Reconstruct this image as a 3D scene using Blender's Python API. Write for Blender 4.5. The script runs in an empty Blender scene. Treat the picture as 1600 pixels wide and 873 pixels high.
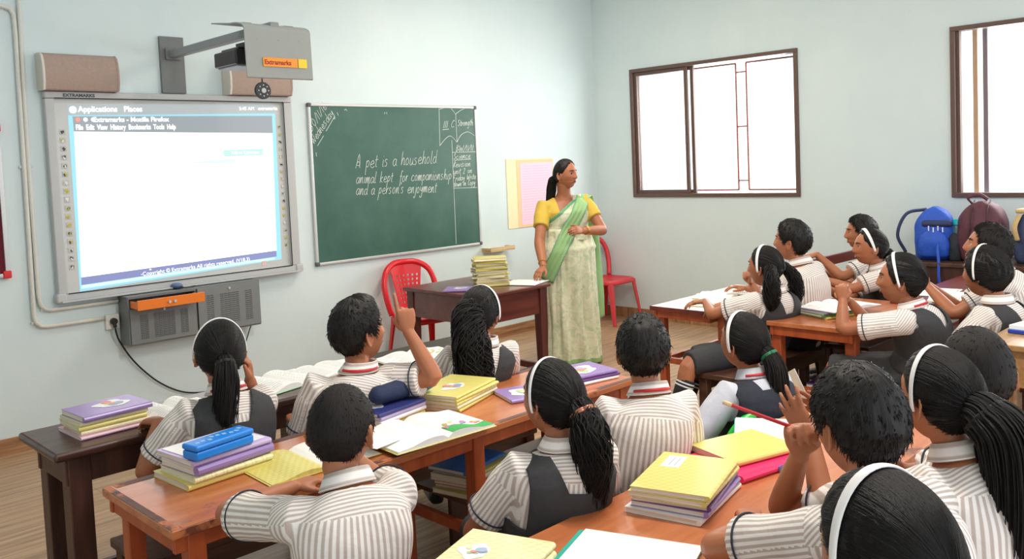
import bpy, bmesh, math, random
import numpy as np
from mathutils import Matrix, Vector, Euler

SC = bpy.context.scene
COL = SC.collection
PI = math.pi
R = math.radians

# ---------------------------------------------------------------- camera
cam_d = bpy.data.cameras.new('classroom_camera')
cam = bpy.data.objects.new('classroom_camera', cam_d)
COL.objects.link(cam)
cam_d.sensor_fit = 'HORIZONTAL'
cam_d.sensor_width = 36.0
cam_d.lens = 36.0 * 1369.72 / 1600.0
cam_d.shift_x = 0.0
cam_d.shift_y = -(436.5 - 335.3) / 1600.0
cam_d.clip_start = 0.05
yaw, pit, rol = R(44.647), R(3.403), R(-2.469)
_f = Vector((math.sin(yaw) * math.cos(pit), math.cos(yaw) * math.cos(pit), -math.sin(pit)))
_r = Vector((math.cos(yaw), -math.sin(yaw), 0))
_u = _r.cross(_f)
_r2 = math.cos(rol) * _r + math.sin(rol) * _u
_u2 = -math.sin(rol) * _r + math.cos(rol) * _u
M = Matrix((_r2, _u2, -_f)).transposed().to_4x4()
M.translation = (-6.962, -5.782, 1.6)
cam.matrix_world = M
SC.camera = cam

# ---------------------------------------------------------------- world, daylight, exposure
world = bpy.data.worlds.new('daylight')
SC.world = world
world.use_nodes = True
wn = world.node_tree
bg = wn.nodes['Background']
bg.inputs['Color'].default_value = (0.94, 0.985, 1.04, 1)
bg.inputs['Strength'].default_value = 1.5

SC.view_settings.view_transform = 'Standard'
SC.view_settings.look = 'None'
SC.view_settings.gamma = 1.0
SC.view_settings.exposure = 0.36
SC.view_settings.use_curve_mapping = False
try:
    SC.cycles.use_denoising = True
    SC.cycles.max_bounces = 8
    SC.cycles.diffuse_bounces = 5
    SC.cycles.transparent_max_bounces = 12
    SC.cycles.caustics_reflective = False
    SC.cycles.caustics_refractive = False
    SC.cycles.sample_clamp_indirect = 6.0
except Exception:
    pass

def area_light(name, loc, target, sx, sy, power, color=(1, 1, 1), spread=180):
    d = bpy.data.lights.new(name, 'AREA')
    d.shape = 'RECTANGLE'
    d.size, d.size_y = sx, sy
    d.energy = power
    d.color = color
    d.spread = R(spread)
    o = bpy.data.objects.new(name, d)
    COL.objects.link(o)
    o.location = loc
    o.rotation_euler = (Vector(target) - Vector(loc)).to_track_quat('-Z', 'Y').to_euler()
    return o

WINDOW_POWER = 36.0
# skylight coming in at each window opening (outside the glass)
area_light('window_daylight', (0.42, -1.35, 1.85), (-1.6, -.7, 1.3), 1.7, 1.2, WINDOW_POWER, (1, .985, .95))
area_light('window_daylight', (0.42, -4.35, 1.85), (-2.2, -3.9, 0.9), 1.7, 1.25, WINDOW_POWER, (1, .985, .95))
# added fill lights under the ceiling, without fixtures, tinted to balance walls and floor
area_light('ceiling_fill', (-5.3, -1.5, 3.3), (-5.3, -1.2, 0), 1.2, .06, 5, (.78, .93, 1.0))
area_light('ceiling_fill', (-2.4, -1.7, 3.3), (-2.2, -1.9, 0), 1.2, .06, 36, (1, .90, .74))
area_light('ceiling_fill', (-4.4, -4.4, 3.3), (-4.0, -4.4, 0), 1.2, .06, 60, (1, .94, .86))

# ---------------------------------------------------------------- materials
MATS = {}
def lin(c):
    """sRGB 0-255 triple -> linear rgba"""
    out = []
    for v in c:
        v /= 255.0
        out.append(v / 12.92 if v <= .04045 else ((v + .055) / 1.055) ** 2.4)
    return (*out, 1.0)

def newmat(name):
    m = bpy.data.materials.new(name)
    m.use_nodes = True
    nt = m.node_tree
    b = nt.nodes['Principled BSDF']
    return m, nt, b

def N(nt, t, **kw):
    n = nt.nodes.new(t)
    for k, v in kw.items():
        if k in n.inputs.keys():
            n.inputs[k].default_value = v
        else:
            setattr(n, k, v)
    return n

def plain(name, rgb, rough=.55, var=.06, scale=18, bump=0.0, metal=0.0, spec=.5, coat=0.0, emit=0, sub=0.0, bscale=None):
    """a solid colour with slight procedural variation and optional bump"""
    if name in MATS:
        return MATS[name]
    m, nt, b = newmat(name)
    c = lin(rgb)
    tc = N(nt, 'ShaderNodeTexCoord')
    nz = N(nt, 'ShaderNodeTexNoise', Scale=scale, Detail=4.0)
    nt.links.new(tc.outputs['Object'], nz.inputs['Vector'])
    mx = N(nt, 'ShaderNodeMix', data_type='RGBA')
    mx.inputs[6].default_value = tuple(max(0, x * (1 - var)) for x in c[:3]) + (1,)
    mx.inputs[7].default_value = tuple(min(1, x * (1 + var)) for x in c[:3]) + (1,)
    nt.links.new(nz.outputs['Fac'], mx.inputs[0])
    nt.links.new(mx.outputs[2], b.inputs['Base Color'])
    b.inputs['Roughness'].default_value = rough
    b.inputs['Metallic'].default_value = metal
    b.inputs['Specular IOR Level'].default_value = spec
    if coat:
        b.inputs['Coat Weight'].default_value = coat
        b.inputs['Coat Roughness'].default_value = .15
    if sub:
        b.inputs['Subsurface Weight'].default_value = sub
        b.inputs['Subsurface Radius'].default_value = (.012, .005, .003)
        b.inputs['Subsurface Scale'].default_value = .6
    if emit:
        nt.links.new(mx.outputs[2], b.inputs['Emission Color'])
        b.inputs['Emission Strength'].default_value = emit
    if bump:
        n2 = N(nt, 'ShaderNodeTexNoise', Scale=bscale or scale * 3, Detail=5.0)
        nt.links.new(tc.outputs['Object'], n2.inputs['Vector'])
        bp = N(nt, 'ShaderNodeBump', Strength=bump, Distance=.01)
        nt.links.new(n2.outputs['Fac'], bp.inputs['Height'])
        nt.links.new(bp.outputs['Normal'], b.inputs['Normal'])
    MATS[name] = m
    return m

def wood(name, dark, light, rough=.35, axis=0, scale=7, worn=None, coat=.0, spec=.5):
    """streaky wood grain along one local axis; worn = (colour, amount) patches where the polish is gone"""
    if name in MATS:
        return MATS[name]
    m, nt, b = newmat(name)
    tc = N(nt, 'ShaderNodeTexCoord')
    mp = N(nt, 'ShaderNodeMapping')
    sc = [scale * 4] * 3
    sc[axis] = scale * .35
    mp.inputs['Scale'].default_value = sc
    nt.links.new(tc.outputs['Object'], mp.inputs['Vector'])
    nz = N(nt, 'ShaderNodeTexNoise', Scale=1.0, Detail=6.0, Roughness=.6)
    nt.links.new(mp.outputs['Vector'], nz.inputs['Vector'])
    cr = N(nt, 'ShaderNodeValToRGB')
    cr.color_ramp.elements[0].position = .3
    cr.color_ramp.elements[0].color = lin(dark)
    cr.color_ramp.elements[1].position = .72
    cr.color_ramp.elements[1].color = lin(light)
    nt.links.new(nz.outputs['Fac'], cr.inputs['Fac'])
    outc = cr.outputs['Color']
    b.inputs['Roughness'].default_value = rough
    b.inputs['Specular IOR Level'].default_value = spec
    if worn:
        n3 = N(nt, 'ShaderNodeTexNoise', Scale=5.0, Detail=7.0, Roughness=.65)
        nt.links.new(tc.outputs['Object'], n3.inputs['Vector'])
        c3 = N(nt, 'ShaderNodeValToRGB')
        c3.color_ramp.elements[0].position = worn[1]
        c3.color_ramp.elements[1].position = worn[1] + .06
        nt.links.new(n3.outputs['Fac'], c3.inputs['Fac'])
        mx = N(nt, 'ShaderNodeMix', data_type='RGBA')
        mx.inputs[7].default_value = lin(worn[0])
        nt.links.new(c3.outputs['Color'], mx.inputs[0])
        nt.links.new(outc, mx.inputs[6])
        outc = mx.outputs[2]
    nt.links.new(outc, b.inputs['Base Color'])
    if coat:
        b.inputs['Coat Weight'].default_value = coat
        b.inputs['Coat Roughness'].default_value = .2
    bp = N(nt, 'ShaderNodeBump', Strength=.12, Distance=.004)
    nt.links.new(nz.outputs['Fac'], bp.inputs['Height'])
    nt.links.new(bp.outputs['Normal'], b.inputs['Normal'])
    MATS[name] = m
    return m

# ---------------------------------------------------------------- mesh helpers
class MB:
    """collects geometry for ONE mesh object"""
    def __init__(s):
        s.v, s.f, s.m, s.uv = [], [], [], []
    def add(s, verts, faces, mi=0, uvs=None):
        o = len(s.v)
        s.v += [tuple(v) for v in verts]
        for k, f in enumerate(faces):
            s.f.append([i + o for i in f]); s.m.append(mi)
            s.uv.append(uvs[k] if uvs else None)
        return s
    def box(s, c, d, mi=0, rot=None):
        x, y, z = (q / 2 for q in d)
        vs = [Vector((i * x, j * y, k * z)) for i in (-1, 1) for j in (-1, 1) for k in (-1, 1)]
        if rot is not None:
            Rm = rot if isinstance(rot, Matrix) else Euler(rot).to_matrix()
            vs = [Rm @ v for v in vs]
        vs = [v + Vector(c) for v in vs]
        return s.add(vs, [(0, 1, 3, 2), (4, 6, 7, 5), (0, 4, 5, 1), (2, 3, 7, 6), (0, 2, 6, 4), (1, 5, 7, 3)], mi)
    def bar(s, a, b, w, h, mi=0, up=(0, 0, 1)):
        """box from a to b with section w x h"""
        a, b = Vector(a), Vector(b)
        d = (b - a); L = d.length; d.normalize()
        u = Vector(up)
        sd = d.cross(u)
        if sd.length < 1e-4: sd = d.cross(Vector((0, 1, 0)))
        sd.normalize(); u = sd.cross(d)
        Rm = Matrix((d, sd, u)).transposed()
        return s.box((a + b) / 2, (L, w, h), mi, Rm)
    def loft(s, rings, mi=0, cap=True, closed=True):
        """rings: list of equal-length vertex loops"""
        n = len(rings[0]); o = len(s.v)
        for r in rings: s.v += [tuple(p) for p in r]
        m_ = n if closed else n - 1
        for i in range(len(rings) - 1):
            for j in range(m_):
                k = (j + 1) % n
                s.f.append([o + i * n + j, o + i * n + k, o + (i + 1) * n + k, o + (i + 1) * n + j]); s.m.append(mi)
                u0, u1 = j / n, (j + 1) / n; v0, v1 = i / (len(rings) - 1), (i + 1) / (len(rings) - 1)
                s.uv.append([(u0, v0), (u1, v0), (u1, v1), (u0, v1)])
        if cap and closed:
            s.f.append([o + j for j in range(n)][::-1]); s.m.append(mi); s.uv.append(None)
            s.f.append([o + (len(rings) - 1) * n + j for j in range(n)]); s.m.append(mi); s.uv.append(None)
        return s
    def tube(s, pts, rad, n=10, mi=0, flat=1.0, up=None, round_ends=False):
        """tube along pts; rad number or list; flat squashes the section along the 'up' side"""
        pts = [Vector(p) for p in pts]
        m_ = len(pts)
        rr = list(rad) if hasattr(rad, '__len__') else [rad] * m_
        T = []
        for i in range(m_):
            t = pts[min(i + 1, m_ - 1)] - pts[max(i - 1, 0)]
            T.append(t.normalized() if t.length > 1e-9 else Vector((0, 0, 1)))
        u = Vector(up) if up is not None else (Vector((0, 0, 1)) if abs(T[0].z) < .9 else Vector((0, 1, 0)))
        rings = []
        P, Q = pts, rr
        if round_ends:
            P = [pts[0] - T[0] * rr[0] * .85, pts[0] - T[0] * rr[0] * .5] + pts + [pts[-1] + T[-1] * rr[-1] * .5, pts[-1] + T[-1] * rr[-1] * .85]
            Q = [rr[0] * .5, rr[0] * .85] + rr + [rr[-1] * .85, rr[-1] * .5]
            T = [T[0], T[0]] + T + [T[-1], T[-1]]
        for p, t, r_ in zip(P, T, Q):
            a = (u - t * u.dot(t))
            if a.length < 1e-5: a = t.orthogonal()
            a.normalize(); b = t.cross(a)
            if up is None: u = a
            rings.append([p + (a * math.cos(2 * PI * j / n) * flat + b * math.sin(2 * PI * j / n)) * r_ for j in range(n)])
        return s.loft(rings, mi)
    def cyl(s, a, b, r, n=20, mi=0, r2=None):
        return s.tube([a, b], [r, r if r2 is None else r2], n, mi)
    def ball(s, c, r, n=14, mi=0, rot=None):
        rx, ry, rz = r if hasattr(r, '__len__') else (r, r, r)
        rings = []
        Rm = rot if rot is not None else Matrix.Identity(3)
        for i in range(1, n):
            th = PI * i / n
            rings.append([Vector(c) + Rm @ Vector((rx * math.sin(th) * math.cos(2 * PI * j / (2 * n)), ry * math.sin(th) * math.sin(2 * PI * j / (2 * n)), -rz * math.cos(th))) for j in range(2 * n)])
        return s.loft(rings, mi)
    def prism(s, poly, axis, a, b, mi=0):
        """extrude a 2D polygon; axis 'x','y','z' gives the extrusion axis"""
        def P(p, t):
            return {'x': (t, p[0], p[1]), 'y': (p[0], t, p[1]), 'z': (p[0], p[1], t)}[axis]
        n = len(poly)
        vs = [P(p, a) for p in poly] + [P(p, b) for p in poly]
        fs = [list(range(n))[::-1], list(range(n, 2 * n))] + [[i, (i + 1) % n, n + (i + 1) % n, n + i] for i in range(n)]
        return s.add(vs, fs, mi)
    def build(s, name, mats, parent=None, smooth=False, bevel=0, kind=None, label=None, segs=2):
        me = bpy.data.meshes.new(name)
        me.from_pydata(s.v, [], s.f)
        mats = mats if isinstance(mats, (list, tuple)) else [mats]
        for m_ in mats: me.materials.append(m_)
        if len(mats) > 1: me.polygons.foreach_set('material_index', s.m)
        if any(u for u in s.uv):
            ul = me.uv_layers.new(name='UVMap')
            li = 0
            for u, f in zip(s.uv, s.f):
                for k in range(len(f)):
                    ul.data[li].uv = u[k] if u else (0, 0)
                    li += 1
        me.validate(); 
        bm = bmesh.new(); bm.from_mesh(me); bmesh.ops.recalc_face_normals(bm, faces=bm.faces); bm.to_mesh(me); bm.free()
        if smooth: me.shade_smooth()
        o = bpy.data.objects.new(name, me)
        COL.objects.link(o)
        if parent is not None: o.parent = parent
        if bevel:
            b = o.modifiers.new('bevel', 'BEVEL'); b.width = bevel; b.segments = segs; b.limit_method = 'ANGLE'; b.angle_limit = R(40)
            if not smooth:
                me.shade_smooth()
                w = o.modifiers.new('wn', 'WEIGHTED_NORMAL'); w.keep_sharp = True
        if kind: o['kind'] = kind
        if label: o['label'] = label
        return o

def thing(name, label, cat, loc=(0, 0, 0), rotz=0, group=None, rot=None):
    o = bpy.data.objects.new(name, None)
    o.empty_display_size = .1
    COL.objects.link(o)
    o.location = loc
    o.rotation_euler = rot if rot is not None else (0, 0, rotz)
    o['label'] = label; o['category'] = cat
    if group: o['group'] = group
    return o

def tag(o, label, cat, group=None, kind=None):
    o['label'] = label; o['category'] = cat
    if group: o['group'] = group
    if kind: o['kind'] = kind
    return o

def struct(o):
    o['kind'] = 'structure'
    return o

def text_mesh(name, body, size, mat, parent, loc, rot=(PI / 2, 0, 0), depth=.0006, shear=0, align='LEFT', sx=1.0, bold=0.0):
    c = bpy.data.curves.new(name, 'FONT')
    c.body = body; c.size = size; c.extrude = depth; c.shear = shear; c.align_x = align; c.offset = bold
    c.resolution_u = 3
    t = bpy.data.objects.new(name + '_src', c)
    COL.objects.link(t)
    dg = bpy.context.evaluated_depsgraph_get()
    me = bpy.data.meshes.new_from_object(t.evaluated_get(dg))
    bpy.data.objects.remove(t); bpy.data.curves.remove(c)
    me.materials.clear(); me.materials.append(mat)
    o = bpy.data.objects.new(name, me)
    COL.objects.link(o)
    if parent is not None: o.parent = parent
    o.location = loc; o.rotation_euler = rot; o.scale = (sx, 1, 1)
    return o

def spline(pts, n=8):
    """Catmull-Rom through pts"""
    P = [Vector(p) for p in pts]
    if len(P) < 3:
        return [P[0].lerp(P[-1], i / n) for i in range(n + 1)]
    P = [2 * P[0] - P[1]] + P + [2 * P[-1] - P[-2]]
    out = []
    for i in range(1, len(P) - 2):
        p0, p1, p2, p3 = P[i - 1:i + 3]
        for k in range(n):
            t = k / n
            out.append(.5 * (2 * p1 + (p2 - p0) * t + (2 * p0 - 5 * p1 + 4 * p2 - p3) * t * t + (3 * p1 - p0 - 3 * p2 + p3) * t ** 3))
    out.append(P[-2])
    return out
# ================================================================ ROOM SHELL
def wall_mat(name, rgb, rgb2):
    m, nt, b = newmat(name)
    tc = N(nt, 'ShaderNodeTexCoord')
    nz = N(nt, 'ShaderNodeTexNoise', Scale=1.6, Detail=5.0, Roughness=.6)
    nt.links.new(tc.outputs['Object'], nz.inputs['Vector'])
    cr = N(nt, 'ShaderNodeValToRGB')
    cr.color_ramp.elements[0].position = .35; cr.color_ramp.elements[0].color = lin(rgb)
    cr.color_ramp.elements[1].position = .7; cr.color_ramp.elements[1].color = lin(rgb2)
    nt.links.new(nz.outputs['Fac'], cr.inputs['Fac'])
    # faint scuffs
    n2 = N(nt, 'ShaderNodeTexNoise', Scale=9.0, Detail=8.0, Roughness=.7)
    nt.links.new(tc.outputs['Object'], n2.inputs['Vector'])
    c2 = N(nt, 'ShaderNodeValToRGB')
    c2.color_ramp.elements[0].position = .66; c2.color_ramp.elements[0].color = (0, 0, 0, 1)
    c2.color_ramp.elements[1].position = .8; c2.color_ramp.elements[1].color = (.5, .5, .5, 1)
    nt.links.new(n2.outputs['Fac'], c2.inputs['Fac'])
    mx = N(nt, 'ShaderNodeMix', data_type='RGBA'); mx.inputs[7].default_value = lin((196, 192, 180))
    nt.links.new(c2.outputs['Color'], mx.inputs[0]); nt.links.new(cr.outputs['Color'], mx.inputs[6])
    nt.links.new(mx.outputs[2], b.inputs['Base Color'])
    b.inputs['Roughness'].default_value = .6
    b.inputs['Specular IOR Level'].default_value = .3
    n3 = N(nt, 'ShaderNodeTexNoise', Scale=60.0, Detail=3.0)
    nt.links.new(tc.outputs['Object'], n3.inputs['Vector'])
    bp = N(nt, 'ShaderNodeBump', Strength=.05, Distance=.01)
    nt.links.new(n3.outputs['Fac'], bp.inputs['Height']); nt.links.new(bp.outputs['Normal'], b.inputs['Normal'])
    return m
M_WALL = wall_mat('pale_aqua_paint', (211, 226, 228), (218, 231, 232))
M_CEIL = plain('ceiling_white', (236, 238, 234), .8, .02)

def floor_mat(name, axis=0, grout=True):
    m, nt, b = newmat(name)
    tc = N(nt, 'ShaderNodeTexCoord')
    mp = N(nt, 'ShaderNodeMapping')
    s = [34, 34, 34]; s[axis] = 1.6
    mp.inputs['Scale'].default_value = s
    nt.links.new(tc.outputs['Object'], mp.inputs['Vector'])
    nz = N(nt, 'ShaderNodeTexNoise', Scale=1.0, Detail=6.0, Roughness=.62)
    nt.links.new(mp.outputs['Vector'], nz.inputs['Vector'])
    cr = N(nt, 'ShaderNodeValToRGB')
    e = cr.color_ramp.elements
    e[0].position = .3; e[0].color = lin((142, 108, 80))
    e[1].position = .7; e[1].color = lin((204, 170, 136))
    k = e.new(.5); k.color = lin((178, 143, 110))
    nt.links.new(nz.outputs['Fac'], cr.inputs['Fac'])
    out = cr.outputs['Color']
    if grout:
        br = N(nt, 'ShaderNodeTexBrick')
        br.offset = 0; br.squash = 1
        br.inputs['Scale'].default_value = 1.0
        br.inputs['Brick Width'].default_value = .6; br.inputs['Row Height'].default_value = .6
        br.inputs['Mortar Size'].default_value = .0025; br.inputs['Mortar Smooth'].default_value = .3
        br.inputs['Color1'].default_value = (1, 1, 1, 1); br.inputs['Color2'].default_value = (.9, .9, .9, 1); br.inputs['Mortar'].default_value = (.62, .58, .54, 1)
        nt.links.new(tc.outputs['Object'], br.inputs['Vector'])
        mx = N(nt, 'ShaderNodeMix', data_type='RGBA', blend_type='MULTIPLY'); mx.inputs[0].default_value = 1
        nt.links.new(out, mx.inputs[6]); nt.links.new(br.outputs['Color'], mx.inputs[7])
        out = mx.outputs[2]
    nt.links.new(out, b.inputs['Base Color'])
    b.inputs['Roughness'].default_value = .38
    b.inputs['Specular IOR Level'].default_value = .45
    return m
M_FLOOR = floor_mat('wood_grain_tile')
M_BASE = wood('skirting_tile', (120, 82, 54), (186, 138, 98), .4, axis=0, scale=9)
M_BASE_R = wood('skirting_tile_cross', (120, 82, 54), (190, 145, 104), .4, axis=2, scale=9)

struct(MB().box((-4.0, -3.6, -.05), (8.6, 8.0, .1)).build('floor', M_FLOOR))
struct(MB().box((-4.1, .1, 1.7), (8.4, .2, 3.6)).build('wall_front', M_WALL))
struct(MB().box((-8.1, -3.6, 1.7), (.2, 7.4, 3.6)).build('wall_left', M_WALL))
struct(MB().box((-4.1, -3.6, 3.45), (8.4, 7.6, .1)).build('ceiling', M_CEIL))
W1 = (-2.226, -.468, 1.207, 2.456)
W2 = (-5.25, -3.437, 1.198, 2.459)
w = MB()
X0, XT = .1, .2
def wseg(y0, y1, z0, z1): w.box((X0, (y0 + y1) / 2, (z0 + z1) / 2), (XT, y1 - y0, z1 - z0))
wseg(W1[1], 0, -.1, 3.5); wseg(W2[1], W1[0], -.1, 3.5); wseg(-7.6, W2[0], -.1, 3.5)
for W in (W1, W2):
    wseg(W[0], W[1], -.1, W[2]); wseg(W[0], W[1], W[3], 3.5)
struct(w.build('wall_right', M_WALL))
struct(MB().box((-4.05, -.006, .049), (8.1, .012, .098)).build('baseboard_front', M_BASE))
struct(MB().box((-.006, -3.75, .049), (.012, 7.48, .098)).build('baseboard_right', M_BASE_R))

# ---------------------------------------------------------------- windows
M_FRAME = plain('brown_window_frame', (98, 76, 68), .45, .1)
M_GRILL = plain('rust_red_grill', (150, 92, 84), .5, .1)
m_, nt, b = newmat('window_glass')
tr = N(nt, 'ShaderNodeBsdfTransparent'); gl = N(nt, 'ShaderNodeBsdfGlossy'); gl.inputs['Roughness'].default_value = .03
mix = N(nt, 'ShaderNodeMixShader'); mix.inputs[0].default_value = .05
nt.links.new(tr.outputs[0], mix.inputs[1]); nt.links.new(gl.outputs[0], mix.inputs[2])
nt.links.new(mix.outputs[0], nt.nodes['Material Output'].inputs['Surface'])
M_GLASS = m_

def window(name, W, sash_y, sash_w, seed, grill_cells, vis=True):
    y0, y1, z0, z1 = W
    root = bpy.data.objects.new(name, None); COL.objects.link(root); root['kind'] = 'structure'
    t = .034
    f = MB()
    f.box((.03, (y0 + y1) / 2, z1 - t / 2), (.1, y1 - y0, t)); f.box((.03, (y0 + y1) / 2, z0 + t / 2), (.1, y1 - y0, t))
    f.box((.03, y0 + t / 2, (z0 + z1) / 2), (.1, t, z1 - z0 - 2 * t)); f.box((.03, y1 - t / 2, (z0 + z1) / 2), (.1, t, z1 - z0 - 2 * t))
    f.build('window_frame', M_FRAME, root, bevel=.003)
    # sliding sashes with their glass; sash_y lists the sash spans
    for k, (a, b_) in enumerate(sash_y):
        s = MB(); q = sash_w; X = .018 + .03 * k
        za, zb = z0 + t, z1 - t
        s.box((X, a + q / 2, (za + zb) / 2), (.025, q, zb - za)); s.box((X, b_ - q / 2, (za + zb) / 2), (.025, q, zb - za))
        s.box((X, (a + b_) / 2, za + q / 2), (.025, b_ - a - 2 * q, q)); s.box((X, (a + b_) / 2, zb - q / 2), (.025, b_ - a - 2 * q, q))
        so = s.build('window_sash', M_FRAME, root, bevel=.002)
        MB().box((X, (a + b_) / 2, (za + zb) / 2), (.004, b_ - a - 2 * q + .01, zb - za - 2 * q + .01)).build('pane', M_GLASS, so)
        if k == 0:
            MB().box((X - .018, a + q / 2, (za + zb) / 2 - .08), (.014, .016, .07)).build('latch', M_FRAME, so)
    # outside grill: welded rectangles of thin bar joined by short rungs
    g = MB()
    r = .009
    for (a, b_) in grill_cells:
        for p, q in (((a, z0 + .055), (b_, z0 + .055)), ((a, z1 - .05), (b_, z1 - .05)), ((a, z0 + .055), (a, z1 - .05)), ((b_, z0 + .055), (b_, z1 - .05))):
            g.bar((.15, p[0], p[1]), (.15, q[0], q[1]), r * 1.6, r * 1.6)
    for (a, b_), (c, d) in zip(grill_cells, grill_cells[1:]):
        for k in range(3):
            zz = z0 + .14 + k * (z1 - z0 - .27) / 2
            g.bar((.15, b_, zz), (.15, c, zz), r * 1.3, r * 1.3)
    g.build('window_grill', M_GRILL, root)
    return root
window('window_1', W1, [(-1.115, W1[1] - .034), (-1.165, W1[1] - .034)], .034, 1, [(-1.09, -1.55), (-1.655, -2.16)])
w2o = window('window_2', W2, [(-5.216, -4.32), (-5.216, -4.28)], .04, 2, [(-4.5, -5.15)])
MB().box((.03, W2[1] - .045, (W2[2] + W2[3]) / 2), (.05, .03, W2[3] - W2[2] - .06)).build('window_jamb', M_FRAME, w2o, bevel=.003)
for y_, m_n, c_ in ((-3.555, 'tan_shutter', (196, 160, 128)), (-3.625, 'grey_shutter', (128, 116, 122))):
    MB().box((.17, y_, (W2[2] + W2[3]) / 2), (.03, .034, W2[3] - W2[2])).build('shutter_edge', plain(m_n, c_, .6), w2o, bevel=.004)

# ================================================================ FRONT WALL
M_ALU = plain('aluminium_frame', (205, 206, 205), .35, .04, metal=.35)
M_BOARDGREY = plain('board_frame_grey', (188, 190, 190), .45, .03)
M_BOARDFACE = plain('board_face_white', (206, 208, 206), .35, .02)
M_DARK = plain('dark_plastic', (46, 47, 50), .5, .1)
M_BLACK = plain('black_rubber', (22, 22, 24), .5, .1)
M_GREYSTEEL = plain('grey_powder_steel', (112, 116, 116), .5, .05)

# ---- interactive whiteboard
wb = thing('interactive_whiteboard', 'large white interactive board with a bright projected computer screen', 'whiteboard', (-4.37, 0, 1.51))
wx, wz = -4.37, 1.51
def L(x, y, z): return (x - wx, y, z - wz)
f = MB()
f.box(L(-4.37, -.03, 2.129), (1.68, .055, .042)); f.box(L(-4.37, -.03, .892), (1.68, .055, .044))
f.box(L(-5.182, -.03, 1.51), (.056, .055, 1.194)); f.box(L(-3.567, -.03, 1.51), (.072, .055, 1.194))
f.build('board_frame', M_BOARDGREY, wb, bevel=.008)
MB().box(L(-4.37, -.018, 1.51), (1.57, .03, 1.2)).build('board_surface', M_BOARDFACE, wb)
e = MB()
for a, b_ in (((-5.155, 2.108), (-3.603, 2.108)), ((-3.603, 2.108), (-3.603, .914)), ((-3.603, .914), (-5.155, .914))):
    e.bar(L(a[0], -.0595, a[1]), L(b_[0], -.0595, b_[1]), .004, .006)
e.build('seam', M_BLACK, wb)
MB().box(L(-4.37, -.065, .868), (1.66, .035, .012)).build('pen_tray', M_BOARDGREY, wb, bevel=.003)
for s in (-1, 1):
    MB().box((s * .825, -.03, -.62), (.06, .075, .06)).build('corner_cap', M_BOARDGREY, wb, bevel=.012)
M_TXT = plain('grey_lettering', (80, 82, 86), .5)
text_mesh('lettering', 'EXTRAMARKS', .026, M_TXT, wb, L(-5.105, -.0585, 2.118), bold=.0012, sx=1.15)
def emi(name, rgb, s, diff=.5):
    m, nt, b = newmat(name)
    b.inputs['Base Color'].default_value = tuple(x * diff for x in lin(rgb)[:3]) + (1,)
    b.inputs['Emission Color'].default_value = lin(rgb); b.inputs['Emission Strength'].default_value = s
    b.inputs['Roughness'].default_value = .5
    return m
E_CYAN = emi('screen_cyan', (160, 226, 246), .55); E_BAR = emi('screen_bar', (206, 216, 220), .3)
E_TITLE = emi('screen_title', (180, 190, 198), .3); E_PAGE = emi('screen_page', (255, 255, 255), .95)
E_FOOT = emi('screen_footer', (150, 160, 214), .4); E_MINT = emi('screen_mint', (206, 238, 228), .7)
E_TEXT = emi('screen_text', (255, 255, 255), .95); E_RED = emi('screen_button', (246, 160, 140), .55)
E_PINK = emi('screen_pink', (250, 232, 250), .75); E_GRAYT = emi('screen_grey_text', (232, 232, 234), .72); E_TEAL = emi('screen_teal', (186, 226, 224), .6)
def quad(o, pts, y):
    o.add([L(x, y, z) for x, z in pts] , [(0, 1, 2, 3)])
def emquad(name, pts, y, mat, parent):
    q = MB(); quad(q, pts, y); return q.build(name, mat, parent)
yy = -.034
scr = emquad('projected_screen', [(-5.075, 2.074), (-3.658, 2.096), (-3.675, .966), (-5.08, .916)], yy, E_CYAN, wb)
emquad('menu_bar', [(-5.075, 2.074), (-3.658, 2.096), (-3.659, 2.03), (-5.074, 2.005)], yy - .0004, E_BAR, scr)
emquad('window_bar', [(-5.05, 2.0), (-3.685, 2.012), (-3.688, 1.885), (-5.047, 1.9)], yy - .0004, E_TITLE, scr)
emquad('web_page', [(-5.047, 1.906), (-3.69, 1.887), (-3.712, 1.03), (-5.066, .995)], yy - .0005, E_PAGE, scr)
emquad('page_footer', [(-5.067, 1.003), (-3.714, 1.034), (-3.716, .99), (-5.069, .955)], yy - .001, E_FOOT, scr)
emquad('status_bar', [(-5.069, .954), (-3.73, .986), (-3.73, .972), (-5.072, .932)], yy - .001, E_MINT, scr)
tw = yy - .0014
text_mesh('screen_text', 'Applications   Places', .048, E_TEXT, scr, L(-5.015, tw, 2.028), (PI / 2, R(-.9), 0), bold=.001)
text_mesh('screen_text', '5:45 AM   extramarks', .034, E_TEXT, scr, L(-3.94, tw, 2.05), (PI / 2, R(-.9), 0))
text_mesh('screen_text', 'Extramarks - Mozilla Firefox', .042, E_TEXT, scr, L(-4.93, tw, 1.966), (PI / 2, R(-.5), 0), bold=.001)
text_mesh('screen_text', 'File  Edit  View  History  Bookmarks  Tools  Help', .046, E_TEXT, scr, L(-5.036, tw, 1.917), (PI / 2, R(-.2), 0), sx=.68, bold=.0012)
text_mesh('screen_text', 'Copyright © Extramarks All rights reserved. (V18.3)', .036, E_TEXT, scr, L(-4.69, tw, .967), (PI / 2, R(-1.3), 0))
q = MB()
for k in range(3):
    q.cyl(L(-5.02 + k * .045, yy - .001, 1.98), L(-5.02 + k * .045, yy - .0013, 1.98), .014, 16, 0 if k == 0 else 1)
q.cyl(L(-5.045, yy - .001, 2.04), L(-5.045, yy - .0013, 2.04), .022, 20, 2)
q.build('screen_buttons', [E_RED, E_GRAYT, E_TEXT], scr)
emquad('screen_panel', [(-4.075, 1.772), (-3.772, 1.777), (-3.774, 1.73), (-4.075, 1.727)], tw, E_TEAL, scr)
text_mesh('screen_text', 'Add to Cybertest', .03, E_TEXT, scr, L(-4.02, tw - .0005, 1.742))
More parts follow.
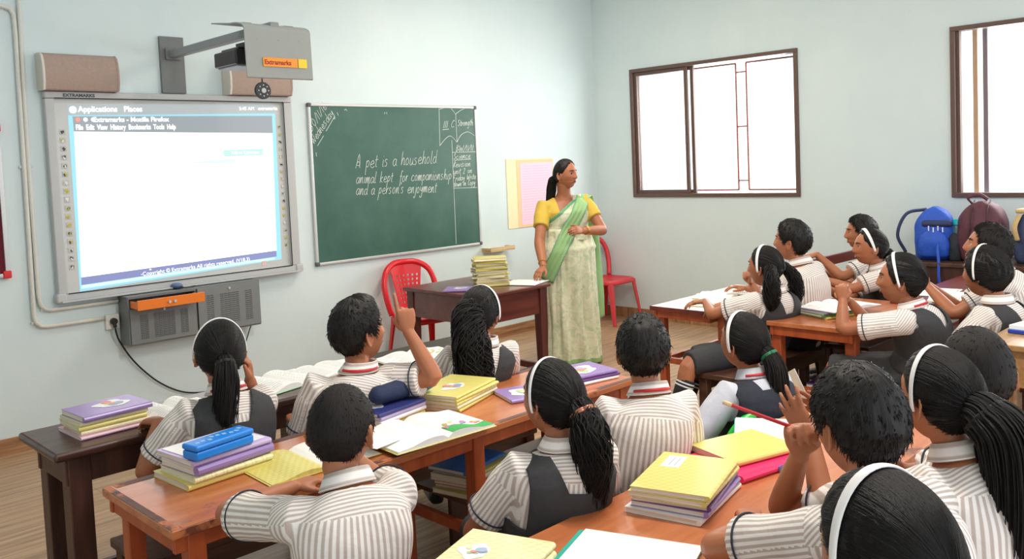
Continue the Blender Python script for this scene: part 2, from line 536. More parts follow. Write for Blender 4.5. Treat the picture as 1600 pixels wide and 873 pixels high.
emquad('screen_panel', [(-4.34, 1.694), (-3.99, 1.712), (-3.985, 1.68), (-4.3, 1.688)], tw, E_MINT, scr)
emquad('screen_panel', [(-3.77, 1.6), (-3.725, 1.6), (-3.728, 1.34), (-3.772, 1.34)], tw, E_MINT, scr)
emquad('screen_panel', [(-3.762, 1.592), (-3.733, 1.592), (-3.736, 1.35), (-3.764, 1.35)], tw - .0003, E_PAGE, scr)
q = MB()
rnd = random.Random(5)
for (cx, cz, n, s_, mi) in ((-4.08, 1.57, 12, .035, 0), (-4.77, 1.62, 8, .03, 1), (-4.62, 1.09, 26, .06, 1), (-4.2, 1.12, 3, .012, 2), (-4.47, 1.13, 3, .01, 2)):
    for i in range(n):
        x, z = cx + rnd.gauss(0, s_), cz + rnd.gauss(0, s_ * .6)
        d = rnd.uniform(.006, .018)
        q.box(L(x, tw + .0004, z), (d, .0004, d * .7), mi)
for i in range(26):
    x = -4.7 + i * .028
    if rnd.random() < .8: q.box(L(x, tw + .0004, 1.375 + .006 * i * .4), (.02, .0004, .006), 2)
    if rnd.random() < .7: q.box(L(x - .03, tw + .0004, 1.335 + .006 * i * .4), (.018, .0004, .006), 2)
q.build('page_pictures', [E_PINK, emi('screen_sand', (250, 238, 210), .7), E_GRAYT], scr, kind='stuff')
ICOLS = [plain('icon_plate', (196, 196, 190), .5), plain('icon_yellow', (200, 186, 40), .5), plain('icon_dark', (70, 72, 74), .5), plain('icon_blue', (84, 100, 150), .5), plain('icon_white', (235, 235, 235), .5)]
for side in (-1, 1):
    for k in range(17):
        t = k / 16
        if side < 0: x, z = -5.115, 1.905 - t * .83
        else: x, z = -3.632, 1.93 - t * .86
        d = .034 if side < 0 else .026
        ic = MB(); ic.box(L(x, -.0345, z), (d, .002, d), 0)
        c = rnd.choice([1, 1, 2, 2, 4, 3]); c2 = rnd.choice([2, 1, 4])
        ic.box(L(x + rnd.uniform(-.004, .004), -.0365, z + rnd.uniform(-.004, .004)), (d * .55, .002, d * .4), c, (0, rnd.uniform(-.8, .8), 0))
        ic.box(L(x + rnd.uniform(-.006, .006), -.0378, z - .004), (d * .22, .002, d * .5), c2, (0, rnd.uniform(-.6, .6), 0))
        ic.build('toolbar_icon', ICOLS, wb)
MB().box(L(-3.82, -.0345, .952), (.03, .002, .034)).build('sticker', plain('pink_sticker', (236, 200, 196), .5), wb)

# ---- speakers on top of the board
M_FAB = plain('tan_speaker_cloth', (172, 150, 138), .8, .12, scale=60, bump=.3, bscale=300)
M_CREAM = plain('cream_plastic', (214, 208, 198), .5, .03)
def speaker(x0, x1, label):
    t = thing('wall_speaker', label, 'speaker', ((x0 + x1) / 2, -.005, 2.152))
    h = (x1 - x0) / 2
    prof = [(0, 0), (-.1, 0), (-.115, .05), (-.118, .11), (-.11, .17), (-.095, .205), (-.07, .222), (0, .225)]
    MB().prism(prof, 'x', -h, h).build('speaker_box', M_FAB, t, bevel=.01, segs=3)
    for s in (-1, 1):
        MB().prism([(y * 1.02, z * 1.015 - .001) for y, z in prof], 'x', s * h - .012 * (s > 0) - .004 * (s < 0), s * h + .012 * (s < 0) + .004 * (s > 0)).build('end_cap', M_CREAM if s < 0 else M_FAB, t, bevel=.004)
    g = MB(); g.box((0, .002, .113), (2 * h + .01, .006, .22)); g.build('back_plate', M_CREAM, t)
speaker(-5.225, -4.785, 'tan cloth covered speaker on the board top, nearest the conduit pipes')
speaker(-4.035, -3.555, 'tan cloth covered speaker on the board top, partly behind the grey projector shield')

# ---- projector arm, projector, shield, mirror
pa = thing('projector_mount', 'grey steel projector arm on a wall plate with a curved shield and black projector', 'projector mount', (-4.39, 0, 2.34))
MB().box((0, -.012, .005), (.165, .022, .375)).build('wall_plate', M_GREYSTEEL, pa, bevel=.004)
MB().box((0, -.03, .075), (.1, .02, .075)).build('bracket', M_GREYSTEEL, pa, bevel=.004)
MB().bar((0, -.03, .075), (.0, -1.36, .075), .055, .05).build('arm', plain('arm_grey', (138, 142, 144), .45, .04), pa, bevel=.006)
M_SHIELD = plain('shield_grey', (152, 156, 152), .5, .03)
sh = []
for k in range(13):
    a = PI / 2 * k / 12
    sh.append((-1.24 - .15 * math.sin(a), .045 + .05 * math.cos(a) + .0))
prof = [(-1.02, .125), (-1.12, .112)] + sh + [(-1.392, -.1), (-1.395, -.215)]
top, bot = [], []
rings = []
for y, z in prof:
    rings.append([(-.205, y, z), (.205, y, z), (.205, y + .006, z - .006), (-.205, y + .006, z - .006)])
shield = MB().loft(rings).build('shield', M_SHIELD, pa, smooth=False)
shield.data.shade_smooth()
em = shield.modifiers.new('e', 'EDGE_SPLIT'); em.split_angle = R(35)
rb = MB()
for x in (-.13, 0, .13):
    rb.tube([(x, -1.12, .116), (x, -1.25, .1), (x, -1.33, .085), (x, -1.375, .045), (x, -1.39, -.01)], .004, 6)
rb.build('rib', M_SHIELD, shield)
M_ORANGE = plain('logo_orange', (236, 152, 48), .5, .02); M_YEL = plain('logo_yellow', (246, 208, 50), .5, .02); M_LRED = plain('logo_red', (168, 34, 30), .5, .02)
MB().box((-.0, -1.3985, -.13), (.215, .002, .05)).build('logo_plate', M_ORANGE, shield)
MB().box((.14, -1.3985, -.13), (.055, .002, .05)).build('logo_tab', M_YEL, shield)
text_mesh('lettering', 'Extramarks', .036, M_LRED, shield, (-.1, -1.4, -.142), bold=.001)
pj = MB(); pj.box((-.02, -1.14, -.09), (.36, .26, .085)); pj.box((-.02, -1.14, -.04), (.3, .2, .02))
pjo = pj.build('projector', plain('projector_black', (40, 36, 38), .35, .15), pa, bevel=.012, segs=3)
MB().cyl((-.08, -1.262, -.09), (-.08, -1.29, -.09), .03, 24).build('lens', M_BLACK, pjo, smooth=False)
MB().box((-.02, -1.14, -.137), (.33, .23, .01)).build('base', plain('pale_blue_grey', (168, 180, 200), .5), pjo, bevel=.004)
MB().box((-.02, -1.1, .0), (.12, .1, .02)).cyl((-.02, -1.1, -.03), (-.02, -1.1, .06), .02, 12).build('hanger', M_DARK, pa)
dk = MB(); dk.cyl((-.1, -1.352, -.285), (-.1, -1.372, -.285), .047, 32)
dko = dk.build('camera_disc', M_DARK, pa, smooth=False, bevel=.004)
d2 = MB()
for k in range(8):
    d2.cyl((-.1 + .03 * math.cos(k * PI / 4), -1.371, -.285 + .03 * math.sin(k * PI / 4)), (-.1 + .03 * math.cos(k * PI / 4), -1.375, -.285 + .03 * math.sin(k * PI / 4)), .004, 8)
d2.cyl((-.1, -1.371, -.285), (-.1, -1.377, -.285), .014, 16)
d2.build('led', M_BOARDGREY, dko)
MB().cyl((-.1, -1.362, -.24), (-.1, -1.362, -.18), .004, 8).build('rod', M_DARK, pa)

# ---- steel equipment cabinet under the board
ca = thing('equipment_cabinet', 'grey steel wall cabinet with vented doors and an open orange drawer', 'cabinet', (-4.39, 0, .7))
CX0, CX1, CZ0, CZ1 = -.455, .46, -.16, .158
c = MB()
c.box((0, -.078, CZ1 - .006), (.915, .15, .012)); c.box((0, -.078, CZ0 + .006), (.915, .15, .012))
for x in (CX0 + .006, CX1 - .006): c.box((x, -.078, 0), (.012, .15, .306))
c.box((0, -.006, 0), (.9, .008, .3)); c.box((-.005, -.1, .0), (.012, .1, .3))
c.box((-.228, -.152, .148), (.44, .006, .018))
c.build('cabinet_body', M_GREYSTEEL, ca, bevel=.002)
def vents(mb, cx, cz, w_, h_, nx, ny):
    for i in range(nx):
        for j in range(ny):
            x = cx + (i + .5 - nx / 2) * w_ / nx; z = cz + (j + .5 - ny / 2) * h_ / ny
            mb.tube([(x - w_ / nx * .42, -.165, z - .002), (x - w_ / nx * .2, -.1665, z + .002), (x + w_ / nx * .2, -.1665, z + .002), (x + w_ / nx * .42, -.165, z - .002)], .0016, 5)
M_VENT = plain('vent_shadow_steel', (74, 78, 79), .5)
for (x0, x1, zt) in ((-.445, -.012, .075), (.002, .452, .15)):
    d = MB(); d.box(((x0 + x1) / 2, -.159, (zt - .15) / 2), (x1 - x0, .01, zt + .15))
    do = d.build('door', plain('door_steel', (124, 128, 128), .5, .05), ca, bevel=.002)
    v = MB(); mid = (x0 + x1) / 2; zc = -.045 if zt < .1 else -.005; hh = .16 if zt < .1 else .21
    vents(v, x0 + .085, zc, .055, hh, 2, 15); vents(v, mid, zc, .14, hh, 5, 15); vents(v, x1 - .085, zc, .055, hh, 2, 15)
    v.build('vent', M_VENT, do)
    MB().cyl((mid, -.163, zt - .022), (mid, -.172, zt - .022), .008, 14).build('lock', M_ALU, do)
dr = MB()
dr.box((-.232, -.3, .113), (.435, .012, .062), 0)
dr.box((-.232, -.23, .088), (.41, .14, .006), 0)
for x in (-.436, -.028): dr.box((x, -.23, .108), (.006, .14, .045), 0)
M_ODR = plain('orange_drawer', (238, 124, 30), .4, .04)
dro = dr.build('drawer', M_ODR, ca, bevel=.002)
for x in (-.25, -.215): MB().cyl((x, -.306, .113), (x, -.318, .113), .009, 14).build('lock', M_ALU, dro)
MB().box((-.232, -.23, .094), (.4, .13, .004)).build('drawer_lining', plain('red_brown_lining', (120, 48, 34), .6), dro)
mouse = MB().ball((0, 0, .012), (.03, .045, .02), 12, rot=Euler((0, 0, .4)).to_matrix()).build('computer_mouse', plain('blue_grey_plastic', (86, 110, 146), .4), smooth=True)
mouse.location = (-4.49, -.085, .868); tag(mouse, 'small blue grey mouse lying on top of the steel cabinet', 'mouse')
mc = MB().tube(spline([(-4.49, -.115, .88), (-4.46, -.15, .868), (-4.42, -.12, .864), (-4.36, -.08, .864)]), .003, 8).build('mouse_cord', M_BLACK, mouse)
mc.location = (4.49, .085, -.868)

# ---- conduit pipes, socket, cables
M_PIPE = plain('cream_conduit', (214, 214, 206), .45, .08, scale=30)
def pipe(pts, label, rad=.013):
    P = [(x, -.018, z) for x, z in pts]
    o = MB().tube(P, rad, 12).build('conduit_pipe', M_PIPE, smooth=True)
    tag(o, label, 'pipe')
    for (x, y, z) in P[3:-2:3]:
        MB().box((x, -.009, z), (.05, .016, .016)).build('clip', M_PIPE, o)
    return o
pipe([(-5.9, 2.645), (-5.5, 2.646), (-5.385, 2.642), (-5.35, 2.63), (-5.333, 2.6), (-5.33, 2.5), (-5.337, 1.7), (-5.344, .96), (-5.345, .8), (-5.336, .76), (-5.31, .735), (-5.28, .729), (-5.1, .727), (-4.94, .727)], 'cream conduit pipe bending at the top and running down to the wall socket')
pipe([(-5.293, 3.39), (-5.298, 2.69), (-5.306, 2.2), (-5.312, 1.7), (-5.312, .92), (-5.304, .865), (-5.28, .835), (-5.25, .825), (-5.0, .825), (-4.85, .825)], 'cream conduit pipe beside the whiteboard running to the steel cabinet')
so = thing('wall_socket', 'white wall socket with a black plug beside the steel cabinet', 'socket', (-4.893, 0, .697))
MB().box((0, -.014, 0), (.085, .028, .095)).build('socket_box', plain('socket_white', (226, 224, 216), .4), so, bevel=.004)
pl = MB(); pl.cyl((0, -.028, .004), (0, -.058, .004), .021, 16); pl.cyl((0, -.05, .0), (.002, -.055, -.035), .011, 12)
pl.build('plug', M_BLACK, so, bevel=.003)
tag(MB().tube(spline([(-4.892, -.055, .665), (-4.885, -.05, .62), (-4.862, -.04, .56), (-4.8, -.03, .45), (-4.72, -.026, .345), (-4.62, -.024, .245), (-4.5, -.022, .165), (-4.38, -.02, .125), (-4.2, -.02, .105)]), .0055, 8).build('power_cable', M_BLACK, smooth=True), 'black power cable hanging from the wall socket plug', 'cable')
tag(MB().tube(spline([(-3.955, -.06, .542), (-3.97, -.045, .49), (-4.0, -.03, .4), (-4.06, -.022, .28), (-4.12, -.02, .14)]), .004, 8).build('thin_cable', M_BLACK, smooth=True), 'thin black cable hanging from under the steel cabinet', 'cable')

# ---- maroon notice board at the edge
nb = thing('notice_board', 'maroon felt notice board with white frame and red corner', 'notice board', (-5.9, 0, 1.5))
MB().box((0, -.012, 0), (.84, .02, .86)).build('felt', plain('maroon_felt', (96, 20, 34), .9, .1), nb)
fr_ = MB(); fr_.box((0, -.016, .435), (.89, .03, .025)); fr_.box((0, -.016, -.435), (.89, .03, .025))
for s in (-1, 1): fr_.box((s * .432, -.016, 0), (.025, .03, .845))
fr_.build('frame', M_ALU, nb, bevel=.004)
for sx in (-1, 1):
    for sz in (-1, 1):
        MB().box((sx * .427, -.018, sz * .43), (.045, .04, .045)).build('corner', plain('red_plastic_corner', (214, 40, 40), .4), nb, bevel=.006)

# ---- green chalkboard with its writing
M_CHALKB = None
m_, nt, b = newmat('green_chalkboard')
tc = N(nt, 'ShaderNodeTexCoord'); nz = N(nt, 'ShaderNodeTexNoise', Scale=2.2, Detail=7.0, Roughness=.65)
nt.links.new(tc.outputs['Object'], nz.inputs['Vector'])
cr = N(nt, 'ShaderNodeValToRGB'); cr.color_ramp.elements[0].position = .35; cr.color_ramp.elements[0].color = lin((44, 88, 76)); cr.color_ramp.elements[1].position = .75; cr.color_ramp.elements[1].color = lin((70, 108, 95))
nt.links.new(nz.outputs['Fac'], cr.inputs['Fac']); nt.links.new(cr.outputs['Color'], b.inputs['Base Color'])
b.inputs['Roughness'].default_value = .42; b.inputs['Specular IOR Level'].default_value = .5
M_CHALKB = m_
bb = thing('chalkboard', 'large green chalkboard in an aluminium frame covered in handwriting', 'chalkboard', (-2.52, 0, 1.495))
bx, bz = -2.52, 1.495
MB().box((0, -.01, 0), (1.68, .016, 1.2)).build('board_surface', M_CHALKB, bb)
f = MB(); f.box((0, -.013, .605), (1.66, .026, .024)); f.box((0, -.013, -.605), (1.66, .026, .024))
for s in (-1, 1): f.box((s * .845, -.013, 0), (.024, .026, 1.186))
f.build('board_frame', M_ALU, bb, bevel=.006)
for sx in (-1, 1):
    for sz in (-1, 1):
        MB().box((sx * .843, -.014, sz * .602), (.034, .032, .034)).build('corner_cap', plain('corner_grey', (92, 92, 96), .5), bb, bevel=.009)
M_CHALK = plain('white_chalk', (222, 228, 222), .9, .05)
GL = {  # single-stroke letters: x-height 1; strokes of points
 'a': [[(.62, .85), (.35, 1), (.08, .7), (.05, .3), (.3, 0), (.55, .3), (.65, .95), (.62, .2), (.85, .05)]],
 'b': [[(.15, 1.9), (.1, .1), (.4, 0), (.65, .4), (.5, .9), (.12, .6)]],
 'c': [[(.6, .8), (.35, 1), (.08, .6), (.15, .1), (.45, 0), (.7, .2)]],
 'd': [[(.6, .8), (.3, .95), (.05, .4), (.3, 0), (.6, .4), (.68, 1.9), (.65, .3), (.85, .05)]],
 'e': [[(.1, .45), (.6, .6), (.45, 1), (.12, .7), (.1, .25), (.4, 0), (.75, .2)]],
 'f': [[(.6, 1.7), (.4, 1.9), (.25, 1.4), (.2, -.6), (.1, -.7)], [(.0, .9), (.5, .95)]],
 'g': [[(.6, .85), (.3, 1), (.05, .5), (.3, .1), (.6, .6), (.62, 1), (.55, -.5), (.25, -.8), (.1, -.5)]],
 'h': [[(.15, 1.9), (.08, 0), (.2, .7), (.45, 1), (.58, .6), (.6, .05), (.8, .08)]],
 'i': [[(.2, 1), (.15, .15), (.35, .05)], [(.22, 1.4), (.26, 1.46)]],
 'j': [[(.3, 1), (.25, -.5), (.05, -.8), (-.1, -.5)], [(.32, 1.4), (.36, 1.46)]],
 'k': [[(.15, 1.9), (.1, 0)], [(.6, 1), (.15, .5), (.65, .02)]],
 'l': [[(.2, 1.9), (.12, .3), (.2, .02), (.4, .1)]],
 'm': [[(.05, 1), (.05, 0), (.2, .8), (.38, .95), (.42, 0), (.55, .8), (.75, .95), (.78, .1), (.95, .05)]],
 'n': [[(.08, 1), (.08, 0), (.25, .8), (.5, .95), (.55, .1), (.75, .05)]],
 'o': [[(.35, 1), (.08, .6), (.2, .05), (.5, .1), (.6, .6), (.35, 1)]],
 'p': [[(.15, 1), (.08, -.9)], [(.14, .7), (.4, 1), (.62, .6), (.4, .1), (.12, .3)]],
 'r': [[(.1, 1), (.1, 0), (.22, .75), (.5, .95)]],
 's': [[(.5, .9), (.25, 1), (.12, .7), (.45, .4), (.35, .02), (.05, .1)]],
 't': [[(.25, 1.6), (.2, .2), (.45, .05)], [(.0, 1.05), (.5, 1.1)]],
 'u': [[(.08, 1), (.1, .15), (.35, .02), (.55, .4), (.6, 1), (.6, .15), (.8, .05)]],
 'v': [[(.05, 1), (.3, 0), (.6, 1)]], 'w': [[(.05, 1), (.2, 0), (.42, .7), (.6, 0), (.85, 1)]],
 'x': [[(.05, 1), (.55, 0)], [(.55, 1), (.05, 0)]],
 'y': [[(.08, 1), (.15, .4), (.4, .3), (.6, 1), (.5, -.6), (.2, -.8), (.1, -.5)]],
 'A': [[(-.1, 0), (.3, 1.9), (.6, 0)], [(.0, .75), (.25, .95), (.55, .7), (.4, .4), (-.05, .55)]],
 'W': [[(.0, 1.7), (.2, 0), (.45, 1.1), (.7, 0), (1, 1.7)]], 'F': [[(.1, 0), (.15, 1.7), (.7, 1.75)], [(.12, .9), (.5, .95)]],
 'S': [[(.6, 1.5), (.3, 1.7), (.1, 1.2), (.55, .7), (.4, .05), (.0, .2)]], 'R': [[(.1, 0), (.15, 1.7), (.6, 1.4), (.2, .85), (.7, 0)]],
 'I': [[(.2, 0), (.2, 1.7)]], 'C': [[(.7, 1.4), (.4, 1.7), (.08, 1), (.2, .1), (.7, .2)]], 'B': [[(.1, 0), (.12, 1.7), (.55, 1.4), (.2, .9), (.65, .5), (.1, 0)]],
 '0': [[(.35, 1.7), (.08, .9), (.3, 0), (.6, .8), (.35, 1.7)]], '1': [[(.2, 1.6), (.2, 0)]], '2': [[(.08, 1.3), (.35, 1.7), (.55, 1.2), (.05, 0), (.65, .05)]], '3': [[(.08, 1.6), (.5, 1.5), (.25, .9), (.6, .5), (.3, 0), (.02, .2)]],
 '6': [[(.5, 1.7), (.12, .7), (.3, 0), (.55, .4), (.35, .75), (.1, .4)]], '/': [[(.0, -.1), (.5, 1.8)]], "'": [[(.2, 1.9), (.15, 1.5)]], ':': [[(.2, .8), (.24, .86)], [(.2, .2), (.24, .26)]],
}
ADV = {'i': .45, 'l': .5, 'm': 1.05, 'w': 1.0, 'W': 1.15, 't': .55, 'r': .6, 'f': .6, "'": .3, '1': .4, '/': .45, 'I': .36, ' ': .75, 'A': .85, ':': .4, 'j': .45}
def chalk(text, p0, p1, h, name='chalk_writing', width=.0022, slant=.24):
    """write text from p0 to p1 (board x,z); h is the x-height"""
    total = sum(ADV.get(ch, .82) for ch in text)
    d = Vector((p1[0] - p0[0], p1[1] - p0[1])); Lx = d.length; d.normalize(); n = Vector((-d.y, d.x))
    k = Lx / total
    mb = MB(); x = 0; rr = random.Random(len(text) * 7)
    for ch in text:
        for st in GL.get(ch, []):
            pts = []
            j = rr.uniform(-.05, .05)
            for (a, c_) in st:
                px = (x + a + slant * c_) * k; pz = (c_ + j) * h
                q = Vector(p0) + d * px + n * pz
                pts.append((q.x - bx, -.0185, q.y - bz))
            mb.tube(spline(pts, 4) if len(pts) > 2 else pts, width, 5)
        x += ADV.get(ch, .82)
    return mb.build(name, M_CHALK, bb)
chalk('A pet is a household', (-2.968, 1.605), (-2.146, 1.622), .058)
chalk('animal kept  for companionship', (-2.979, 1.487), (-1.985, 1.478), .048)
chalk("and a person's enjoyment", (-2.985, 1.397), (-2.163, 1.375), .05)
chalk('30/11/16', (-3.352, 1.892), (-3.2, 2.085), .036)
chalk('Wednesday', (-3.338, 1.80), (-3.145, 2.035), .034)
chalk('III C', (-2.06, 1.918), (-1.925, 1.925), .035)
chalk('Strength', (-1.888, 1.935), (-1.705, 1.945), .03)
chalk('BW/11/11', (-1.925, 1.715), (-1.72, 1.72), .03)
chalk('Science:', (-1.955, 1.648), (-1.74, 1.655), .028)
chalk('Revision', (-1.96, 1.578), (-1.76, 1.585), .028)
chalk('unit 2 on', (-1.965, 1.52), (-1.745, 1.525), .028)
chalk('Friday Write', (-1.97, 1.462), (-1.7, 1.468), .027)
chalk('down in Copy', (-1.97, 1.412), (-1.712, 1.418), .027)
def cl(*pts, s=True):
    P = [(x - bx, -.0185, z - bz) for x, z in pts]
    MB().tube(spline(P, 6) if s and len(P) > 2 else P, .0024, 5).build('chalk_line', M_CHALK, bb)
cl((-2.09, 2.085), (-2.1, 1.767)); cl((-2.1, 1.77), (-2.03, 1.83), (-1.97, 1.85), (-1.905, 1.797)); cl((-1.905, 1.797), (-1.85, 1.86), (-1.77, 1.885), (-1.69, 1.851))
cl((-2.09, 2.08), (-2.03, 2.09), (-1.96, 2.09), (-1.905, 2.04)); cl((-1.905, 2.04), (-1.84, 2.075), (-1.76, 2.095), (-1.684, 2.085)); cl((-1.905, 2.04), (-1.903, 1.797))
cl((-1.963, 1.815), (-1.965, 1.4), (-1.968, .915)); cl((-1.962, 1.709), (-1.69, 1.709)); cl((-1.966, 1.399), (-1.69, 1.391))
cl((-3.308, 1.79), (-3.25, 1.865)); cl((-3.225, 1.9), (-3.142, 2.012)); cl((-2.06, 1.905), (-1.99, 1.91)); cl((-1.95, 1.64), (-1.75, 1.645))
cl((-3.324, 1.74), (-3.322, 1.71)); cl((-3.117, 2.045), (-3.108, 2.02)); cl((-2.665, 2.05), (-2.662, 2.035)); cl((-2.645, 2.05), (-2.642, 2.035)); cl((-3.05, 2.06), (-3.035, 2.068), (-3.025, 2.055))

# ---- pinned chart and chalk ledge
ch = thing('wall_chart', 'pink paper chart with orange border pinned behind the teacher', 'chart', (-.985, 0, 1.31))
MB().box((0, -.004, 0), (.64, .006, .645)).build('backing', plain('pale_yellow_card', (246, 232, 190), .8, .04), ch)
MB().box((.06, -.008, -.005), (.5, .003, .63)).build('border', plain('peach_border', (250, 206, 160), .8, .05), ch)
MB().box((.075, -.0105, -.01), (.44, .002, .58)).build('pink_paper', plain('pink_paper', (246, 208, 226), .8, .03), ch)
q = MB()
for i in range(22):
    q.box((.075 + random.Random(i).uniform(-.02, .01), -.0118, .25 - i * .024), (.37, .0004, .003))
q.build('written_lines', plain('faint_writing', (226, 172, 196), .8), ch)
le = thing('chalk_ledge', 'small wooden chalk ledge on the wall under the chalkboard corner', 'ledge', (-1.5, 0, .815))
MB().box((0, -.06, 0), (.3, .12, .012)).build('shelf', wood('pale_wood', (190, 156, 108), (222, 192, 146), .5), le)
for a, b_ in (((-.15, -.115, .018), (.15, -.115, .018)),): MB().bar(a, b_, .01, .03).build('lip', MATS['pale_wood'], le)
for s in (-1, 1): MB().bar((s * .145, 0, .016), (s * .145, -.11, .016), .01, .026).build('end_piece', MATS['pale_wood'], le)
# ================================================================ FURNITURE
W_DARK = wood('dark_brown_wood', (48, 28, 24), (84, 52, 42), .3, 0, 6, coat=.25)
W_DARKL = wood('dark_brown_leg_wood', (52, 30, 24), (88, 54, 42), .4, 2, 6)
W_ORANGE = wood('orange_brown_wood', (172, 96, 56), (204, 126, 80), .26, 0, 5, worn=((112, 62, 48), .62), coat=.35)
W_ORL = wood('orange_brown_leg_wood', (150, 66, 32), (186, 92, 50), .4, 2, 5, worn=((96, 50, 36), .68))
W_WORN = wood('worn_edge_wood', (74, 46, 40), (108, 70, 56), .5, 0, 9, worn=((186, 108, 66), .56))
W_TEACH = wood('red_brown_wood', (78, 36, 32), (116, 58, 48), .28, 0, 5, coat=.4)
W_TEACHL = wood('red_brown_leg_wood', (70, 32, 28), (104, 50, 42), .4, 2, 5)
W_ORD = wood('dark_red_wood', (92, 34, 26), (132, 54, 40), .35, 0, 5, coat=.2)
W_TANW = wood('tan_wood', (140, 102, 62), (180, 140, 92), .4, 0, 6)
M_LAM = plain('cream_laminate', (240, 236, 228), .18, .02, coat=.3)
W_BENCH = wood('bench_wood', (58, 36, 28), (96, 64, 48), .4, 0, 6)

def desk(label, x0, x1, y0, y1, h, top, leg, legs_x, apron=.06, leg_w=.045, rail_z=.3, edge=None, group='students desks', over=.02, top_t=.025, shelf=None, shelf_x=None, mould=False, post=0, back_rail=None):
    cx, cy = (x0 + x1) / 2, (y0 + y1) / 2
    t = thing('school_desk', label, 'desk', (cx, cy, 0), 0, group)
    a, b = (x1 - x0) / 2, (y1 - y0) / 2
    MB().box((0, 0, h - top_t / 2), (2 * a, 2 * b, top_t)).build('desk_top', top, t, bevel=.011 if mould else .004, segs=3)
    if edge:
        e = MB()
        e.box((0, -b - .003, h - top_t / 2 - .001), (2 * a, .006, top_t)); e.box((-a - .003, 0, h - top_t / 2 - .001), (.006, 2 * b + .012, top_t))
        e.build('edge_strip', edge, t)
    ia, ib = a - over, b - over
    ap = MB()
    zc = h - top_t - apron / 2
    ap.box((0, -ib + .015, zc), (2 * ia, .02, apron)); ap.box((0, ib - .015, zc), (2 * ia, .02, apron))
    ap.box((-ia + .015, 0, zc), (.02, 2 * ib - .05, apron)); ap.box((ia - .015, 0, zc), (.02, 2 * ib - .04, apron))
    ap.build('apron', leg, t, bevel=.003)
    for lx in legs_x:
        for s in (-1, 1):
            px = lx - cx
            px = max(-ia + leg_w / 2, min(ia - leg_w / 2, px))
            top_z = h - top_t if not (post and s < 0 and px < -a * .5) else h + post
            py = s * (ib - leg_w / 2)
            if post and s < 0 and px < -a * .5: py = -b - leg_w / 2 - .004
            MB().box((px, py, top_z / 2), (leg_w, leg_w, top_z)).build('leg', leg, t, bevel=.004)
        if rail_z: MB().box((px, 0, rail_z), (leg_w * .6, 2 * (ib - leg_w) + .02, .035)).build('rail', leg, t, bevel=.003)
    if back_rail:
        MB().box((0, ib - leg_w / 2, back_rail), (2 * ia - leg_w, .03, .035)).build('rail', leg, t, bevel=.003)
    if shelf:
        sx0, sx1 = shelf_x if shelf_x else (x0 + over + .02, x1 - over - .02)
        MB().box(((sx0 + sx1) / 2 - cx, 0, shelf), (sx1 - sx0, 2 * ib - .11, .018)).build('shelf', W_BENCH, t, bevel=.003)
    return t

def bench(label, x0, x1, y0, y1, h=.43, mat=None, group='students benches', panel=None, back=None, apron=.07):
    mat = mat or W_BENCH
    cx, cy = (x0 + x1) / 2, (y0 + y1) / 2
    t = thing('school_bench', label, 'bench', (cx, cy, 0), 0, group)
    a, b = (x1 - x0) / 2, (y1 - y0) / 2
    MB().box((0, 0, h - .015), (2 * a, 2 * b, .03)).build('seat', mat, t, bevel=.005)
    ap = MB()
    for s in (-1, 1): ap.box((0, s * (b - .03), h - .03 - apron / 2), (2 * a - .08, .02, apron))
    ap.build('apron', mat, t, bevel=.003)
    for sx in (-1, 1):
        for sy in (-1, 1):
            hh = h - .03
            if back and sy == back[1]: hh = back[0]
            MB().box((sx * (a - .04), sy * (b - .03), hh / 2), (.05, .05, hh)).build('leg', mat, t, bevel=.004)
    if back:
        MB().box((0, back[1] * (b - .03), back[0] - .05), (2 * a - .12, .022, .07)).build('backrest', mat, t, bevel=.004)
        MB().box((0, back[1] * (b - .03), back[0] - .2), (2 * a - .12, .022, .05)).build('backrest', mat, t, bevel=.004)
    if panel:
        MB().box(((panel[0] + panel[1]) / 2 - cx, -b + .06, .2), (panel[1] - panel[0], .022, .36)).build('front_panel', W_DARKL, t)
    return t

# three long rows on the near side
desk('long dark brown desk nearest the front wall below the whiteboard', -6.06, -3.95, -2.67, -2.27, .70, W_DARK, W_DARKL, (-5.97, -5.0, -4.03), apron=.1, leg_w=.075, rail_z=.15, mould=True, top_t=.032, over=.045, back_rail=.15)
desk('long orange brown desk with worn edges in the middle row, blue pencil box on it', -6.07, -4.13, -3.60, -3.12, .70, W_ORANGE, W_ORL, (-6.0, -5.0, -4.2), apron=.045, leg_w=.05, rail_z=.33, over=.012, shelf=.40, shelf_x=(-4.97, -4.24))
desk('long polished orange brown desk in the third row with the pink notebook pile on it', -6.15, -3.9, -4.80, -4.32, .70, W_ORANGE, W_ORL, (-6.05, -5.0, -4.0), apron=.05, leg_w=.05, rail_z=.3, over=.012)
for d_ in list(COL.objects):
    if d_.name == 'school_desk.001':
        we = MB(); a_, b_ = .97, .24
        for (cx_, cy_, sx_, sy_) in ((.012, -b_ + .0125, 2 * a_ - .034, .022), (-a_ + .0125, 0, .021, 2 * b_ - .008), (.012, b_ - .02, 2 * a_ - .034, .032)): we.box((cx_, cy_, .7002), (sx_, sy_, .0012))
        we.build('worn_edge', W_WORN, d_)
# second column
desk('white topped desk with orange frame beside the window wall', -2.68, -1.72, -3.03, -2.61, .70, M_LAM, W_ORL, (-2.6, -1.8), apron=.045, leg_w=.045, rail_z=.36, edge=W_ORD, over=.008, post=.012, back_rail=.36)
desk('small orange brown desk with a shelf and a pile of open exercise books', -2.76, -1.84, -3.90, -3.42, .70, W_ORANGE, W_ORL, (-2.7, -1.9), apron=.05, leg_w=.055, rail_z=.34, over=.01, shelf=.3)
desk('tan desk with deep apron and white papers with a blue folder', -3.1, -1.85, -5.08, -4.58, .78, W_TANW, W_TANW, (-2.85, -1.8), apron=.15, leg_w=.05, rail_z=.2, over=.012)
